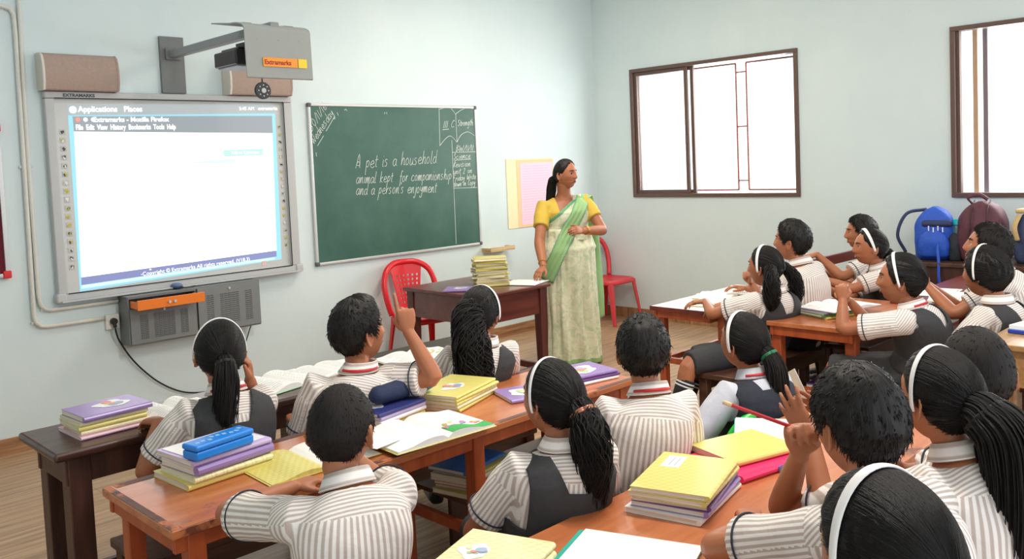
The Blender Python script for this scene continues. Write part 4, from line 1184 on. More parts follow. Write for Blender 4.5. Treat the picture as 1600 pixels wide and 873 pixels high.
# white desk, shelf desk, dark red desk, tan desk
G_ = 'notebooks on the white topped desk'
open_book('open notebook with yellow edge nearest the post of the white desk', -2.42, -2.9, DT, .24, .15, R(14), .008, M_YPL, group=G_, lines=False)
open_book('open notebook with yellow edge at the window side of the white desk', -2.18, -2.76, DT, .24, .15, R(14), .008, M_YPL, group=G_, lines=False)
ob = open_book('open grey notebook propped under the hand of the girl with pigtails', -1.98, -2.84, DT, .22, .13, R(14), .014, plain('grey_cover', (120, 116, 110), .5), group=G_, arch=.03)
G_ = 'exercise books open on the shelf desk'
zt = stack((-2.42, -3.62, DT), [('yellow notebook, lowest on the shelf desk', .26, .2, .012, M_YPL, {}), ('green edged notebook, second on the shelf desk', .27, .21, .012, M_GREENB, {}), ('purple grey notebook, third on the shelf desk', .27, .21, .01, plain('purple_grey', (132, 122, 146), .5), {})], G_, R(70), 81, .02)
open_book('open white exercise book topmost on the shelf desk', -2.36, -3.64, zt, .26, .19, R(-16), .01, MATS['purple_grey'], group=G_)
book('purple textbook with white label inside the desk shelf', -2.45, -3.64, .31, .26, .2, .035, R(95), M_PURD, sticker=('label', .0, .04, .12, .08))
open_book('thick open book with curled page on the dark red desk', -1.72, -4.02, .7206, .24, .17, R(10), .016, M_OLIVE, arch=.02, group='books on the dark red desk')
open_book('open white notebook under the clasped hands on the dark red desk', -1.55, -3.86, .7206, .22, .16, R(5), .006, M_WHITEB, group='books on the dark red desk')
pf = thing('folder', 'blue edged folder of white papers on the tan desk', 'folder', (-2.72, -4.76, .7806), R(-10))
MB().box((0, 0, .008), (.32, .24, .016)).build('cover', plain('deep_blue_cover', (36, 66, 160), .35), pf, bevel=.003); MB().box((.01, .01, .024), (.3, .225, .016)).build('pages', M_PAPER, pf)
# teacher's table
rr = random.Random(9)
z = .716
NN = 20
for k in range(NN):
    t_ = rr.uniform(.0088, .0108)
    lab = 'thin yellow notebook, %s from the bottom of the tall pile on the teacher\'s table' % ORD[k] if 0 < k < NN - 1 else ('thin notebook at the very bottom of the tall pile on the teacher\'s table' if k == 0 else 'olive notebook on top of the tall pile on the teacher\'s table')
    book(lab, -2.62 + rr.uniform(-.012, .012), -1.13 + rr.uniform(-.012, .012), z, .235, .18, t_, R(55) + rr.uniform(-.12, .12), rr.choice([M_OLIVE, M_YPL, M_OLIVE, M_CREAMB]) if k < NN - 1 else M_OLIVE, group="notebooks in the tall pile on the teacher's table", spine=rr.choice([-1, -1, 1]))
    z += t_ + .0004
book("flat purple book on the teacher's table beside the tall pile", -2.89, -1.14, .7156, .26, .19, .014, R(40), M_PUR, sticker=('pic', 0, .02, .1, .08))
open_book("open white register under the teacher's hand", -2.42, -1.3, .7156, .26, .14, R(20), .008, plain('dark_cover', (60, 44, 50), .5), arch=.006)
# ================================================================ PEOPLE
from mathutils import noise as mnoise
def nz1(v, s=1.0):
    return mnoise.noise(Vector(v) * s)

m_, nt, b = newmat('brown_skin')
tc = N(nt, 'ShaderNodeTexCoord'); nzn = N(nt, 'ShaderNodeTexNoise', Scale=14.0, Detail=4.0)
nt.links.new(tc.outputs['Object'], nzn.inputs['Vector'])
mx = N(nt, 'ShaderNodeMix', data_type='RGBA'); mx.inputs[6].default_value = lin((158, 98, 68)); mx.inputs[7].default_value = lin((180, 116, 82))
nt.links.new(nzn.outputs['Fac'], mx.inputs[0]); nt.links.new(mx.outputs[2], b.inputs['Base Color'])
b.inputs['Roughness'].default_value = .48; b.inputs['Specular IOR Level'].default_value = .4
b.inputs['Subsurface Weight'].default_value = .12; b.inputs['Subsurface Radius'].default_value = (.01, .004, .002); b.inputs['Subsurface Scale'].default_value = .5
M_SKIN = m_
M_LIP = plain('lip', (150, 74, 66), .45, .05); M_EYEW = plain('eye_white', (206, 196, 186), .35, .02); M_IRIS = plain('dark_brown_iris', (46, 26, 18), .15, .02); M_MOUTHD = plain('mouth_dark', (70, 26, 24), .6)
def hair_mat(name, base, hi, rough=.42):
    m, nt, b = newmat(name)
    tc = N(nt, 'ShaderNodeTexCoord'); mp = N(nt, 'ShaderNodeMapping'); mp.inputs['Scale'].default_value = (260, 5, 1)
    nt.links.new(tc.outputs['UV'], mp.inputs['Vector'])
    n = N(nt, 'ShaderNodeTexNoise', Scale=1.0, Detail=4.0); nt.links.new(mp.outputs['Vector'], n.inputs['Vector'])
    cr = N(nt, 'ShaderNodeValToRGB'); cr.color_ramp.elements[0].position = .3; cr.color_ramp.elements[0].color = lin(base); cr.color_ramp.elements[1].position = .75; cr.color_ramp.elements[1].color = lin(hi)
    nt.links.new(n.outputs['Fac'], cr.inputs['Fac']); nt.links.new(cr.outputs['Color'], b.inputs['Base Color'])
    b.inputs['Roughness'].default_value = rough; b.inputs['Specular IOR Level'].default_value = .3
    bp = N(nt, 'ShaderNodeBump', Strength=.55, Distance=.004); nt.links.new(n.outputs['Fac'], bp.inputs['Height']); nt.links.new(bp.outputs['Normal'], b.inputs['Normal'])
    return m
M_HAIR = hair_mat('black_hair', (7, 6, 6), (24, 18, 16)); M_HAIRB = hair_mat('cropped_hair', (11, 9, 8), (32, 24, 21), .65)
def stripe_mat(name, a, c, period):
    m, nt, b = newmat(name)
    uv = N(nt, 'ShaderNodeUVMap'); uv.uv_map = 'UVMap'
    sp = N(nt, 'ShaderNodeSeparateXYZ'); nt.links.new(uv.outputs['UV'], sp.inputs[0])
    m1 = N(nt, 'ShaderNodeMath', operation='MULTIPLY'); m1.inputs[1].default_value = 2 * PI / period; nt.links.new(sp.outputs['X'], m1.inputs[0])
    s = N(nt, 'ShaderNodeMath', operation='SINE'); nt.links.new(m1.outputs[0], s.inputs[0])
    cr = N(nt, 'ShaderNodeValToRGB'); cr.color_ramp.elements[0].position = .28; cr.color_ramp.elements[1].position = .66
    mr = N(nt, 'ShaderNodeMapRange'); mr.inputs[1].default_value = -1; mr.inputs[2].default_value = 1; nt.links.new(s.outputs[0], mr.inputs[0])
    nt.links.new(mr.outputs[0], cr.inputs['Fac'])
    cr.color_ramp.elements[0].color = lin(c); cr.color_ramp.elements[1].color = lin(a)
    nt.links.new(cr.outputs['Color'], b.inputs['Base Color'])
    b.inputs['Roughness'].default_value = .85; b.inputs['Specular IOR Level'].default_value = .2
    tc = N(nt, 'ShaderNodeTexCoord'); n = N(nt, 'ShaderNodeTexNoise', Scale=22.0, Detail=4.0, Distortion=.6); nt.links.new(tc.outputs['Object'], n.inputs['Vector'])
    bp = N(nt, 'ShaderNodeBump', Strength=.35, Distance=.012); nt.links.new(n.outputs['Fac'], bp.inputs['Height']); nt.links.new(bp.outputs['Normal'], b.inputs['Normal'])
    return m
M_SHIRT = stripe_mat('striped_shirt', (236, 231, 227), (190, 177, 168), .0150)
M_GREYSHIRT = plain('pale_grey_shirt', (190, 192, 202), .8, .05, 20, .25, bscale=24)
M_PINA = plain('charcoal_pinafore', (54, 54, 56), .85, .12, 30, .3, bscale=40); M_NAVYV = plain('navy_vest', (30, 34, 48), .8, .12, 30, .3, bscale=40)
M_SHORT = plain('black_cloth', (34, 34, 38), .85, .12, 30, .3, bscale=40)
M_PIPE2 = plain('navy_piping', (44, 46, 58), .8); M_TIE = plain('red_ribbon', (190, 38, 44), .5, .1)
M_BANDW = plain('white_hairband', (238, 234, 232), .3, .02); M_SHOE = plain('black_shoe', (20, 20, 22), .4); M_SOCK = plain('black_sock', (26, 26, 30), .9); M_SOCKW = plain('white_sock_ring', (220, 220, 220), .9)

def fuse(mb, name, mats, parent, voxel, it=3, fac=.5, post=None):
    """melt overlapping closed shapes into one continuous skin"""
    me = bpy.data.meshes.new('tmp'); me.from_pydata(mb.v, [], mb.f)
    bm = bmesh.new(); bm.from_mesh(me); bmesh.ops.recalc_face_normals(bm, faces=bm.faces); bm.to_mesh(me); bm.free()
    o = bpy.data.objects.new('tmp', me); COL.objects.link(o)
    r = o.modifiers.new('r', 'REMESH'); r.mode = 'VOXEL'; r.voxel_size = voxel; r.use_smooth_shade = True
    if it:
        s = o.modifiers.new('s', 'SMOOTH'); s.factor = fac; s.iterations = it
    dg = bpy.context.evaluated_depsgraph_get()
    m2 = bpy.data.meshes.new_from_object(o.evaluated_get(dg)); m2.name = name
    bpy.data.objects.remove(o); bpy.data.meshes.remove(me)
    m2.materials.clear()
    for m in (mats if isinstance(mats, (list, tuple)) else [mats]): m2.materials.append(m)
    m2.shade_smooth()
    o = bpy.data.objects.new(name, m2); COL.objects.link(o)
    if parent is not None: o.parent = parent
    return o

def verts_np(me):
    a = np.empty(len(me.vertices) * 3, np.float32); me.vertices.foreach_get('co', a); return a.reshape(-1, 3)

def wrinkle(o, amp, scale, seed=0, stretch=(1, 1, 1)):
    me = o.data; v = verts_np(me).astype(float); n = np.empty(len(v) * 3, np.float32); me.vertices.foreach_get('normal', n); n = n.reshape(-1, 3)
    d = np.array([mnoise.fractal(Vector((p[0] * scale * stretch[0] + seed, p[1] * scale * stretch[1], p[2] * scale * stretch[2])), .9, 2.0, 2) for p in v])
    v += n * (d * amp)[:, None]
    me.vertices.foreach_set('co', v.astype(np.float32).ravel()); me.update()

# ---------------------------------------------------------------- heads
HA, HB, HC = .0715, .0885, .102
def base_skull(p):
    """ellipsoid point -> head shape (face looks +y); numpy array (n,3)"""
    x, y, z = p[:, 0].copy(), p[:, 1].copy(), p[:, 2].copy()
    k = np.clip((-.005 - z) / .095, 0, 1)
    fr = y > 0
    x *= 1 - .36 * k ** 1.5
    y = np.where(fr, y * (1 - .06 * k), y * (1 - .5 * k ** 1.1))
    y = np.where(~fr & (z > -.03), y * 1.04, y)
    y = np.where(fr & (z < -.05), y + .012 * k, y)
    return np.stack([x, y, z], 1)
def face_relief(p):
    x, y, z = p[:, 0], p[:, 1].copy(), p[:, 2]
    f = np.clip(y / .03, 0, 1)
    g = lambda c, s, q: np.exp(-((q - c) / s) ** 2)
    nose = np.where(z > -.026, np.clip(1 - (z + .026) / .05, 0, 1) ** 1.1, np.exp(-((z + .026) / .007) ** 2))
    d = .021 * nose * np.exp(-(x / (.0085 + .006 * np.clip((.0 - z) / .03, 0, 1))) ** 2)
    d += .006 * g(-.028, .009, z) * (g(.013, .006, np.abs(x)))
    d -= .009 * g(.006, .013, z) * g(.030, .015, np.abs(x))
    d += .004 * g(.03, .009, z) * g(.03, .02, np.abs(x))
    d += .0065 * g(-.052, .010, z) * np.exp(-(x / .022) ** 2)
    d -= .004 * g(-.0525, .0022, z) * np.exp(-(x / .018) ** 4)
    d -= .003 * g(-.066, .006, z) * np.exp(-(x / .02) ** 2)
    d += .007 * g(-.084, .012, z) * np.exp(-(x / .02) ** 2)
    d += .004 * g(-.025, .018, z) * g(.04, .018, np.abs(x))
    y = y + d * f
    return np.stack([x, y, z], 1)
def skull_point(az, el):
    """az 0 = front, + towards the person's right; el in rad"""
    d = np.array([[math.sin(az) * math.cos(el) * HA, math.cos(az) * math.cos(el) * HB, math.sin(el) * HC]])
    return base_skull(d)[0]
def head_mb(mb, Mh, n=40):
    rings = []
    th = np.linspace(.02, PI - .02, n)
    for t in th:
        a = np.linspace(0, 2 * PI, 2 * n, endpoint=False)
        p = np.stack([HA * np.sin(t) * np.sin(a), HB * np.sin(t) * np.cos(a), np.full_like(a, -HC * math.cos(t))], 1)
        p = face_relief(base_skull(p))
        rings.append([Mh @ Vector(q) for q in p])
    mb.loft(rings)
    for s in (-1, 1):   # ears: a tilted rimmed disc with a hollow and a lobe
        rr = []
        for k, (q, off) in enumerate(((.15, -.002), (.75, -.001), (1, .003), (1.0, .008), (.86, .0115), (.6, .0075), (.1, .006))):
            ring = []
            for j in range(18):
                a = 2 * PI * j / 18
                yy_ = .0165 * q * math.cos(a) * (1 + .25 * math.sin(a)); zz_ = .030 * q * math.sin(a)
                o = Vector((s * (.0685 + off + .010 * max(0, -math.cos(a)) * q), -.008 + yy_, -.012 + zz_))
                ring.append(Mh @ o)
            rr.append(ring)
        mb.loft(rr)
def face_parts(root, Mh, s, look=(0, 1, 0), mouth=0.0, bindi=False, female=False):
    """eyes, lids, brows and lips as parts"""
    for sx in (-1, 1):
        probe = face_relief(base_skull(np.array([[sx * .0300, HB * math.sqrt(1 - (.03 / HA) ** 2 - (.006 / HC) ** 2), .006]])))[0]
        c = Vector((sx * .0300, probe[1] - .0068, .006)); r = .0118
        e = MB(); e.ball(Mh @ c, r * s, 12)
        g = (Vector(look)).normalized()
        def disc(rad, off, mi):
            ax = g.orthogonal().normalized(); bx_ = g.cross(ax)
            pts = [Mh @ (c + g * (r * math.sqrt(max(0, 1 - (q * rad / r) ** 2)) + off) + (ax * math.cos(2 * PI * j / 16) + bx_ * math.sin(2 * PI * j / 16)) * rad * q) for q in (1, .5) for j in range(16)]
            ctr = Mh @ (c + g * (r + off))
            e.add(pts + [ctr], [(j, (j + 1) % 16, 16 + (j + 1) % 16, 16 + j) for j in range(16)] + [(16 + j, 16 + (j + 1) % 16, 32) for j in range(16)], mi)
        disc(.0074, .0003, 1)
        eo = e.build('eye', [M_EYEW, M_IRIS], root, smooth=True)
        lid = MB(); rings = []
        for (el0, rad) in ((1.35, r + .0005), (.9, r + .0016), (.42, r + .002), (.30, r + .0012)):
            rings.append([Mh @ (c + Vector((math.sin(a) * math.cos(el0), math.cos(a) * math.cos(el0), math.sin(el0))) * rad) for a in np.linspace(-1.35, 1.35, 14)])
        lid.loft(rings, closed=False, cap=False); lid.build('eyelid', M_SKIN, root, smooth=True)
        la = MB(); la.tube([Mh @ (c + Vector((math.sin(a) * math.cos(.27), math.cos(a) * math.cos(.27), math.sin(.27))) * (r + .0016)) for a in np.linspace(-1.15, 1.15, 10)], .0011 * s, 5)
        la.build('lashes', M_HAIR, root, smooth=True)
        br = MB(); P = []
        for k in range(8):
            t = k / 7; x = sx * (.013 + .034 * t); z = .0225 + .006 * math.sin(t * 2.4) - .003 * t
            q = face_relief(base_skull(np.array([[x, HB * math.sqrt(max(.05, 1 - (x / HA) ** 2 - (z / HC) ** 2)), z]])))[0]
            P.append(Mh @ Vector((q[0], q[1] + .0006, q[2])))
        br.tube(P, [s * w_ for w_ in (.002, .0032, .0034, .0032, .0028, .0022, .0016, .0008)], 6, flat=1.0); br.build('eyebrow', M_HAIR, root, smooth=True)
    lp = MB()
    for (z0, w0, mi, bow) in ((-.0492 + mouth * .3, .0185, 0, .0012), (-.0575 - mouth, .0165, 0, -.0008)):
        P = []
        for k in range(11):
            t = k / 10 * 2 - 1; x = t * w0; z = z0 + (bow * (1 - (2 * abs(t) - .6) ** 2)) - (z0 + .0528) * .85 * abs(t) ** 2.2
            q = face_relief(base_skull(np.array([[x, HB * math.sqrt(max(.05, 1 - (x / HA) ** 2 - (z / HC) ** 2)), z]])))[0]
            P.append(Mh @ Vector((q[0], q[1] + .0006, q[2])))
        lp.tube(P, [s * .0046 * (1 - .75 * abs(k / 10 * 2 - 1) ** 2) for k in range(11)], 8, mi)
    if mouth:
        P = []
        for k in range(9):
            t = k / 8 * 2 - 1; x = t * .014
            q = face_relief(base_skull(np.array([[x, HB * math.sqrt(max(.05, 1 - (x / HA) ** 2 - (.053 / HC) ** 2)), -.053]])))[0]
            P.append(Mh @ Vector((q[0], q[1] + .0004, q[2])))
        lp.tube(P, [s * (.001 + mouth * .6 * (1 - abs(k / 8 * 2 - 1) ** 2)) for k in range(9)], 8, 1)
    lp.build('lips', [M_LIP, M_MOUTHD], root, smooth=True)
    if bindi:
        q = face_relief(base_skull(np.array([[0, HB * math.sqrt(1 - (.03 / HC) ** 2), .03]])))[0]
        MB().ball(Mh @ Vector((0, q[1] + .0005, .031)), .0028, 8).build('bindi', plain('maroon_dot', (90, 16, 24), .5), root, smooth=True)

def interp_line(az, keys):
    a = abs(math.degrees(az)); a = 360 - a if a > 180 else a
    xs = [k[0] for k in keys]; ys = [k[1] for k in keys]
    for i in range(len(xs) - 1):
        if a <= xs[i + 1]:
            t = (a - xs[i]) / (xs[i + 1] - xs[i]); t = t * t * (3 - 2 * t)
            return R(ys[i] + (ys[i + 1] - ys[i]) * t)
    return R(ys[-1])
BOY_LINE = [(0, 47), (32, 45), (52, 30), (66, 10), (78, -6), (90, 2), (102, -2), (118, -26), (150, -40), (180, -42)]
GIRL_LINE = [(0, 52), (35, 46), (60, 22), (80, 2), (95, -8), (115, -28), (150, -40), (180, -42)]
def hair_cap(root, Mh, s, line, thick, mat, seed=0, rough=.0022, quiff=0.0, clump=14, part=False, name='hair', strands=None):
    mb = MB(); nA, nE = 112, 30
    rings = []
    pole = R(78)
    for i in range(nE + 3):
        t = min(1.0, (i + .35) / nE)
        ring = []
        for j in range(nA):
            az = 2 * PI * j / nA
            a = az if az <= PI else az - 2 * PI
            e0 = interp_line(a, line) + .045 * nz1((math.cos(a) * 4, math.sin(a) * 4, seed + 3.3)) + .02 * nz1((math.cos(a) * 17, math.sin(a) * 17, seed))
            el = PI / 2 - (PI / 2 - e0) * t
            p = skull_point(a, el)
            n = Vector((p[0] / HA ** 2, p[1] / HB ** 2, p[2] / HC ** 2)).normalized()
            up = max(0, p[2]) / HC
            th = thick[0] * up + thick[1] * (1 - up)
            edge = min(1.0, (1 - t) / .16)
            th = th * (.12 + .88 * math.sqrt(edge))
            if quiff:
                th += quiff * max(0, math.cos(a)) ** 1.5 * math.exp(-((el - R(62)) / .5) ** 2)
            th += rough * (nz1((math.cos(a) * clump, math.sin(a) * clump, el * 3 + seed)) + .6 * nz1((p[0] * 90, p[1] * 90, p[2] * 90 + seed)))
            if part and abs(a) < PI / 2: th -= .004 * math.exp(-(p[0] / .004) ** 2)
            if i == nE: th = .0005
            if i > nE: th = -.006
            q = Vector(p) + n * max(th, -.006)
            ring.append(Mh @ q)
        rings.append(ring)
    mb.loft(rings, cap=True)
    if strands: cap_strands(mb, Mh, s, line, thick, strands[0], seed, n=strands[1], rad=strands[2] if len(strands) > 2 else .0015)
    return mb.build(name, mat, root, smooth=True)
def cap_strands(mb, Mh, s, line, thick, mode, seed, end=(0, -1, -.05), n=260, rad=.0019):
    rr = random.Random(int(seed * 100) + 5)
    for k in range(n):
        az = rr.uniform(-PI, PI)
        if mode == 'pulled':
            e0 = interp_line(az, line); e = e0 + rr.uniform(.0, .12) if rr.random() < .6 else rr.uniform(e0, 1.3)
            a = Vector((math.sin(az) * math.cos(e), math.cos(az) * math.cos(e), math.sin(e))); c = Vector(end).normalized()
            ang = a.angle(c)
            if ang < .3 or ang > 2.7: continue
            f0, f1 = rr.uniform(0, .15), rr.uniform(.6, .98); P, Q = [], []
            for i in range(9):
                t = f0 + (f1 - f0) * i / 8
                d = (a * math.sin((1 - t) * ang) + c * math.sin(t * ang)) / math.sin(ang)
                p = Vector(skull_point(math.atan2(d.x, d.y), math.asin(max(-1, min(1, d.z))))); nn = Vector((p.x / HA ** 2, p.y / HB ** 2, p.z / HC ** 2)).normalized()
                up = max(0, p.z) / HC
                P.append(Mh @ (p + nn * (thick[0] * up + thick[1] * (1 - up) + .0002))); Q.append(s * rad * (.3 + math.sin(PI * i / 8)))
            mb.tube(P, Q, 4)
        else:
            e0 = interp_line(az, line); e = math.asin(rr.uniform(math.sin(e0), 1)); L_ = rr.uniform(.014, .026) * mode
            a = Vector((math.sin(az) * math.cos(e), math.cos(az) * math.cos(e), math.sin(e)))
            p = Vector(skull_point(az, e)); nn = Vector((p.x / HA ** 2, p.y / HB ** 2, p.z / HC ** 2)).normalized()
            crown = Vector((.15, -.45, 1)).normalized(); dn = (p - crown * .12); dn = (dn - nn * dn.dot(nn)).normalized()
            dn = (dn + Vector((rr.uniform(-.35, .35), rr.uniform(-.35, .35), rr.uniform(-.3, .3)))).normalized()
            up = max(0, p.z) / HC; th = (thick[0] * up + thick[1] * (1 - up)) * min(1, .35 + (e - e0) * 3)
            b0 = p + nn * (th - .004); P = [b0, b0 + dn * L_ * .5 + nn * .0035 * mode, b0 + dn * L_ + nn * rr.uniform(-.002, .0035) * mode]
            mb.tube([Mh @ q for q in P], [s * .0017 * mode, s * .0014 * mode, s * .0003], 4)
def hairband(root, Mh, s, tilt=12, thick=.012, mat=None, width=.013, lift=.0):
    mb = MB(); P, U = [], []
    for k in range(33):
        th = R(-100 + 200 * k / 32)
        d = Vector((math.sin(th), 0, math.cos(th)))
        d = Matrix.Rotation(-R(tilt), 3, 'X') @ d
        az = math.atan2(d.x, d.y); el = math.asin(max(-1, min(1, d.z)))
        p = Vector(skull_point(az, el)); n = Vector((p.x / HA ** 2, p.y / HB ** 2, p.z / HC ** 2)).normalized()
        P.append(p + n * (thick + lift)); U.append(n)
    rings = []
    fwd = Matrix.Rotation(-R(tilt), 3, 'X') @ Vector((0, 1, 0))
    for k, (p, n) in enumerate(zip(P, U)):
        w = width * (.55 + .45 * math.sin(PI * min(1, max(0, (k + 2) / 36))))
        rings.append([Mh @ (p + fwd * (w / 2 * math.cos(a)) + n * (.0026 * math.sin(a))) for a in (2 * PI * j / 10 for j in range(10))])
    mb.loft(rings)
    return mb.build('hairband', mat or M_BANDW, root, smooth=True)
def tail(root, pts, rad, mat=None, strands=46, seed=1, wave=.006, curl=0.0, name='ponytail'):
    """hair hanging along a path: a core plus many single locks"""
    rr = random.Random(seed); mb = MB(); P = spline(pts, 7); n = len(P)
    rad_at = lambda u: float(np.interp(u, np.linspace(0, 1, len(rad)), rad))
    core = []
    for i, p in enumerate(P):
        u = i / (n - 1)
        core.append(rad_at(u) * (.92 if u < .92 else .6))
    mb.tube(P, core, 16)
    for k in range(int(strands * 3.4)):
        a0 = rr.uniform(0, 2 * PI); q = rr.uniform(.78, 1.04); ph = rr.uniform(0, 6.3); end = rr.uniform(.72, 1.0)
        pts_k = []; rk = []
        m = max(5, int(n * end))
        for i in range(m):
            u = i / (n - 1); p = P[i]; t = (P[min(i + 1, n - 1)] - P[max(i - 1, 0)]).normalized()
            x = t.orthogonal().normalized(); x = (Vector((1, 0, 0)) - t * t.x).normalized() if abs(t.x) < .9 else x
            y = t.cross(x)
            a = a0 + .8 * u + curl * math.sin(u * 16 + ph)
            r_ = rad_at(u) * q + wave * math.sin(u * 11 + ph) * u + curl * .012 * math.sin(u * 22 + ph)
            pts_k.append(p + (x * math.cos(a) + y * math.sin(a)) * r_); rk.append(max(.0008, .0029 * (1 - .8 * (i / (m - 1)) ** 2) * (rad_at(0) / .03) ** .3))
        mb.tube(pts_k, rk, 5)
    return mb.build(name, mat or M_HAIR, root, smooth=True)

# ---------------------------------------------------------------- hands
CURL = {'relaxed': [(18, 28, 18)] * 4, 'flat': [(6, 8, 5)] * 4, 'fist': [(75, 95, 60)] * 4, 'cup': [(40, 42, 28)] * 4, 'point': [(2, 6, 3), (78, 98, 62), (82, 98, 62), (84, 98, 62)],
        'grip': [(48, 62, 38), (55, 66, 40), (60, 70, 42), (64, 70, 42)], 'press': [(20, 22, 10), (14, 22, 12), (14, 24, 12), (20, 24, 12)], 'spread': [(8, 14, 8), (6, 12, 8), (8, 14, 8), (14, 20, 10)]}
def hand(mb, W, D, Np, side, pose='relaxed', s=1.0):
    """side +1 right, -1 left; D along the fingers, Np the way the palm faces"""
    D = Vector(D).normalized(); Np = Vector(Np); Np = (Np - D * Np.dot(D)).normalized(); Z = -Np
    Lt = Z.cross(D) * side   # towards the thumb
    W = Vector(W)
    def rr_(c, hw, ht, n=14, sq=.75):
        return [c + Lt * (hw * math.copysign(abs(math.cos(2 * PI * j / n)) ** sq, math.cos(2 * PI * j / n))) + Z * (ht * math.copysign(abs(math.sin(2 * PI * j / n)) ** sq, math.sin(2 * PI * j / n))) for j in range(n)]
    k = s
    mb.loft([rr_(W - D * .012 * k, .0185 * k, .0145 * k), rr_(W + D * .006 * k, .0205 * k, .0145 * k), rr_(W + D * .028 * k, .029 * k, .0145 * k), rr_(W + D * .052 * k, .0325 * k, .0135 * k), rr_(W + D * .068 * k, .0315 * k, .0115 * k), rr_(W + D * .074 * k, .0285 * k, .008 * k)])
    curls = CURL[pose]; spread = .16 if pose == 'spread' else (.09 if pose in ('press', 'flat', 'relaxed') else .03)
    offs = (.0238, .0080, -.0080, -.0228); lens = ((.031, .020, .016), (.035, .022, .017), (.032, .020, .016), (.025, .016, .014)); rads = (.0076, .0078, .0074, .0066)
    for i in range(4):
        base = W + D * ((.064, .068, .066, .060)[i] * k) + Lt * (offs[i] * k)
        d = (D + Lt * (spread * (1.2 - i * .85))).normalized(); axis = d.cross(Np).normalized()
        pts = [base - d * .012 * k, base]; ang = 0; cur = base; rad = [rads[i] * k * .95, rads[i] * k * 1.06]
        for j in range(3):
            ang += R(curls[i][j]); v = d * math.cos(ang) + Np * math.sin(ang)
            half = cur + v * lens[i][j] * k * .5; cur = cur + v * lens[i][j] * k
            pts += [half, cur]; rad += [rads[i] * k * (.94 - .06 * j), rads[i] * k * (.98 - .10 * j)]
        rad[-1] *= .78
        mb.tube(pts, rad, 10, round_ends=True)
    tb = W + D * .016 * k + Lt * .020 * k + Np * .003 * k
    if pose in ('point', 'fist', 'grip'):
        v1 = (Lt * .55 + D * .7 + Np * .45).normalized(); v2 = (D * .75 - Lt * .35 + Np * .6).normalized(); v3 = (D * .55 - Lt * .75 + Np * .35).normalized()
    elif pose in ('spread',):
        v1 = (Lt * .85 + D * .55 + Np * .1).normalized(); v2 = (Lt * .6 + D * .8 + Np * .05).normalized(); v3 = (Lt * .45 + D * .9).normalized()
    else:
        v1 = (Lt * .7 + D * .65 + Np * .3).normalized(); v2 = (Lt * .35 + D * .9 + Np * .3).normalized(); v3 = (Lt * .1 + D * 1.0 + Np * .25).normalized()
    p1 = tb + v1 * .026 * k; p2 = p1 + v2 * .026 * k; p3 = p2 + v3 * .019 * k
    mb.tube([tb - v1 * .006 * k, tb, tb + v1 * .014 * k, p1, p1 + v2 * .013 * k, p2, p3], [.010 * k, .0128 * k, .012 * k, .0098 * k, .009 * k, .0088 * k, .0068 * k], 10, round_ends=True)

def sup(a, e):
    c, s = math.cos(a), math.sin(a)
    return math.copysign(abs(c) ** e, c), math.copysign(abs(s) ** e, s)

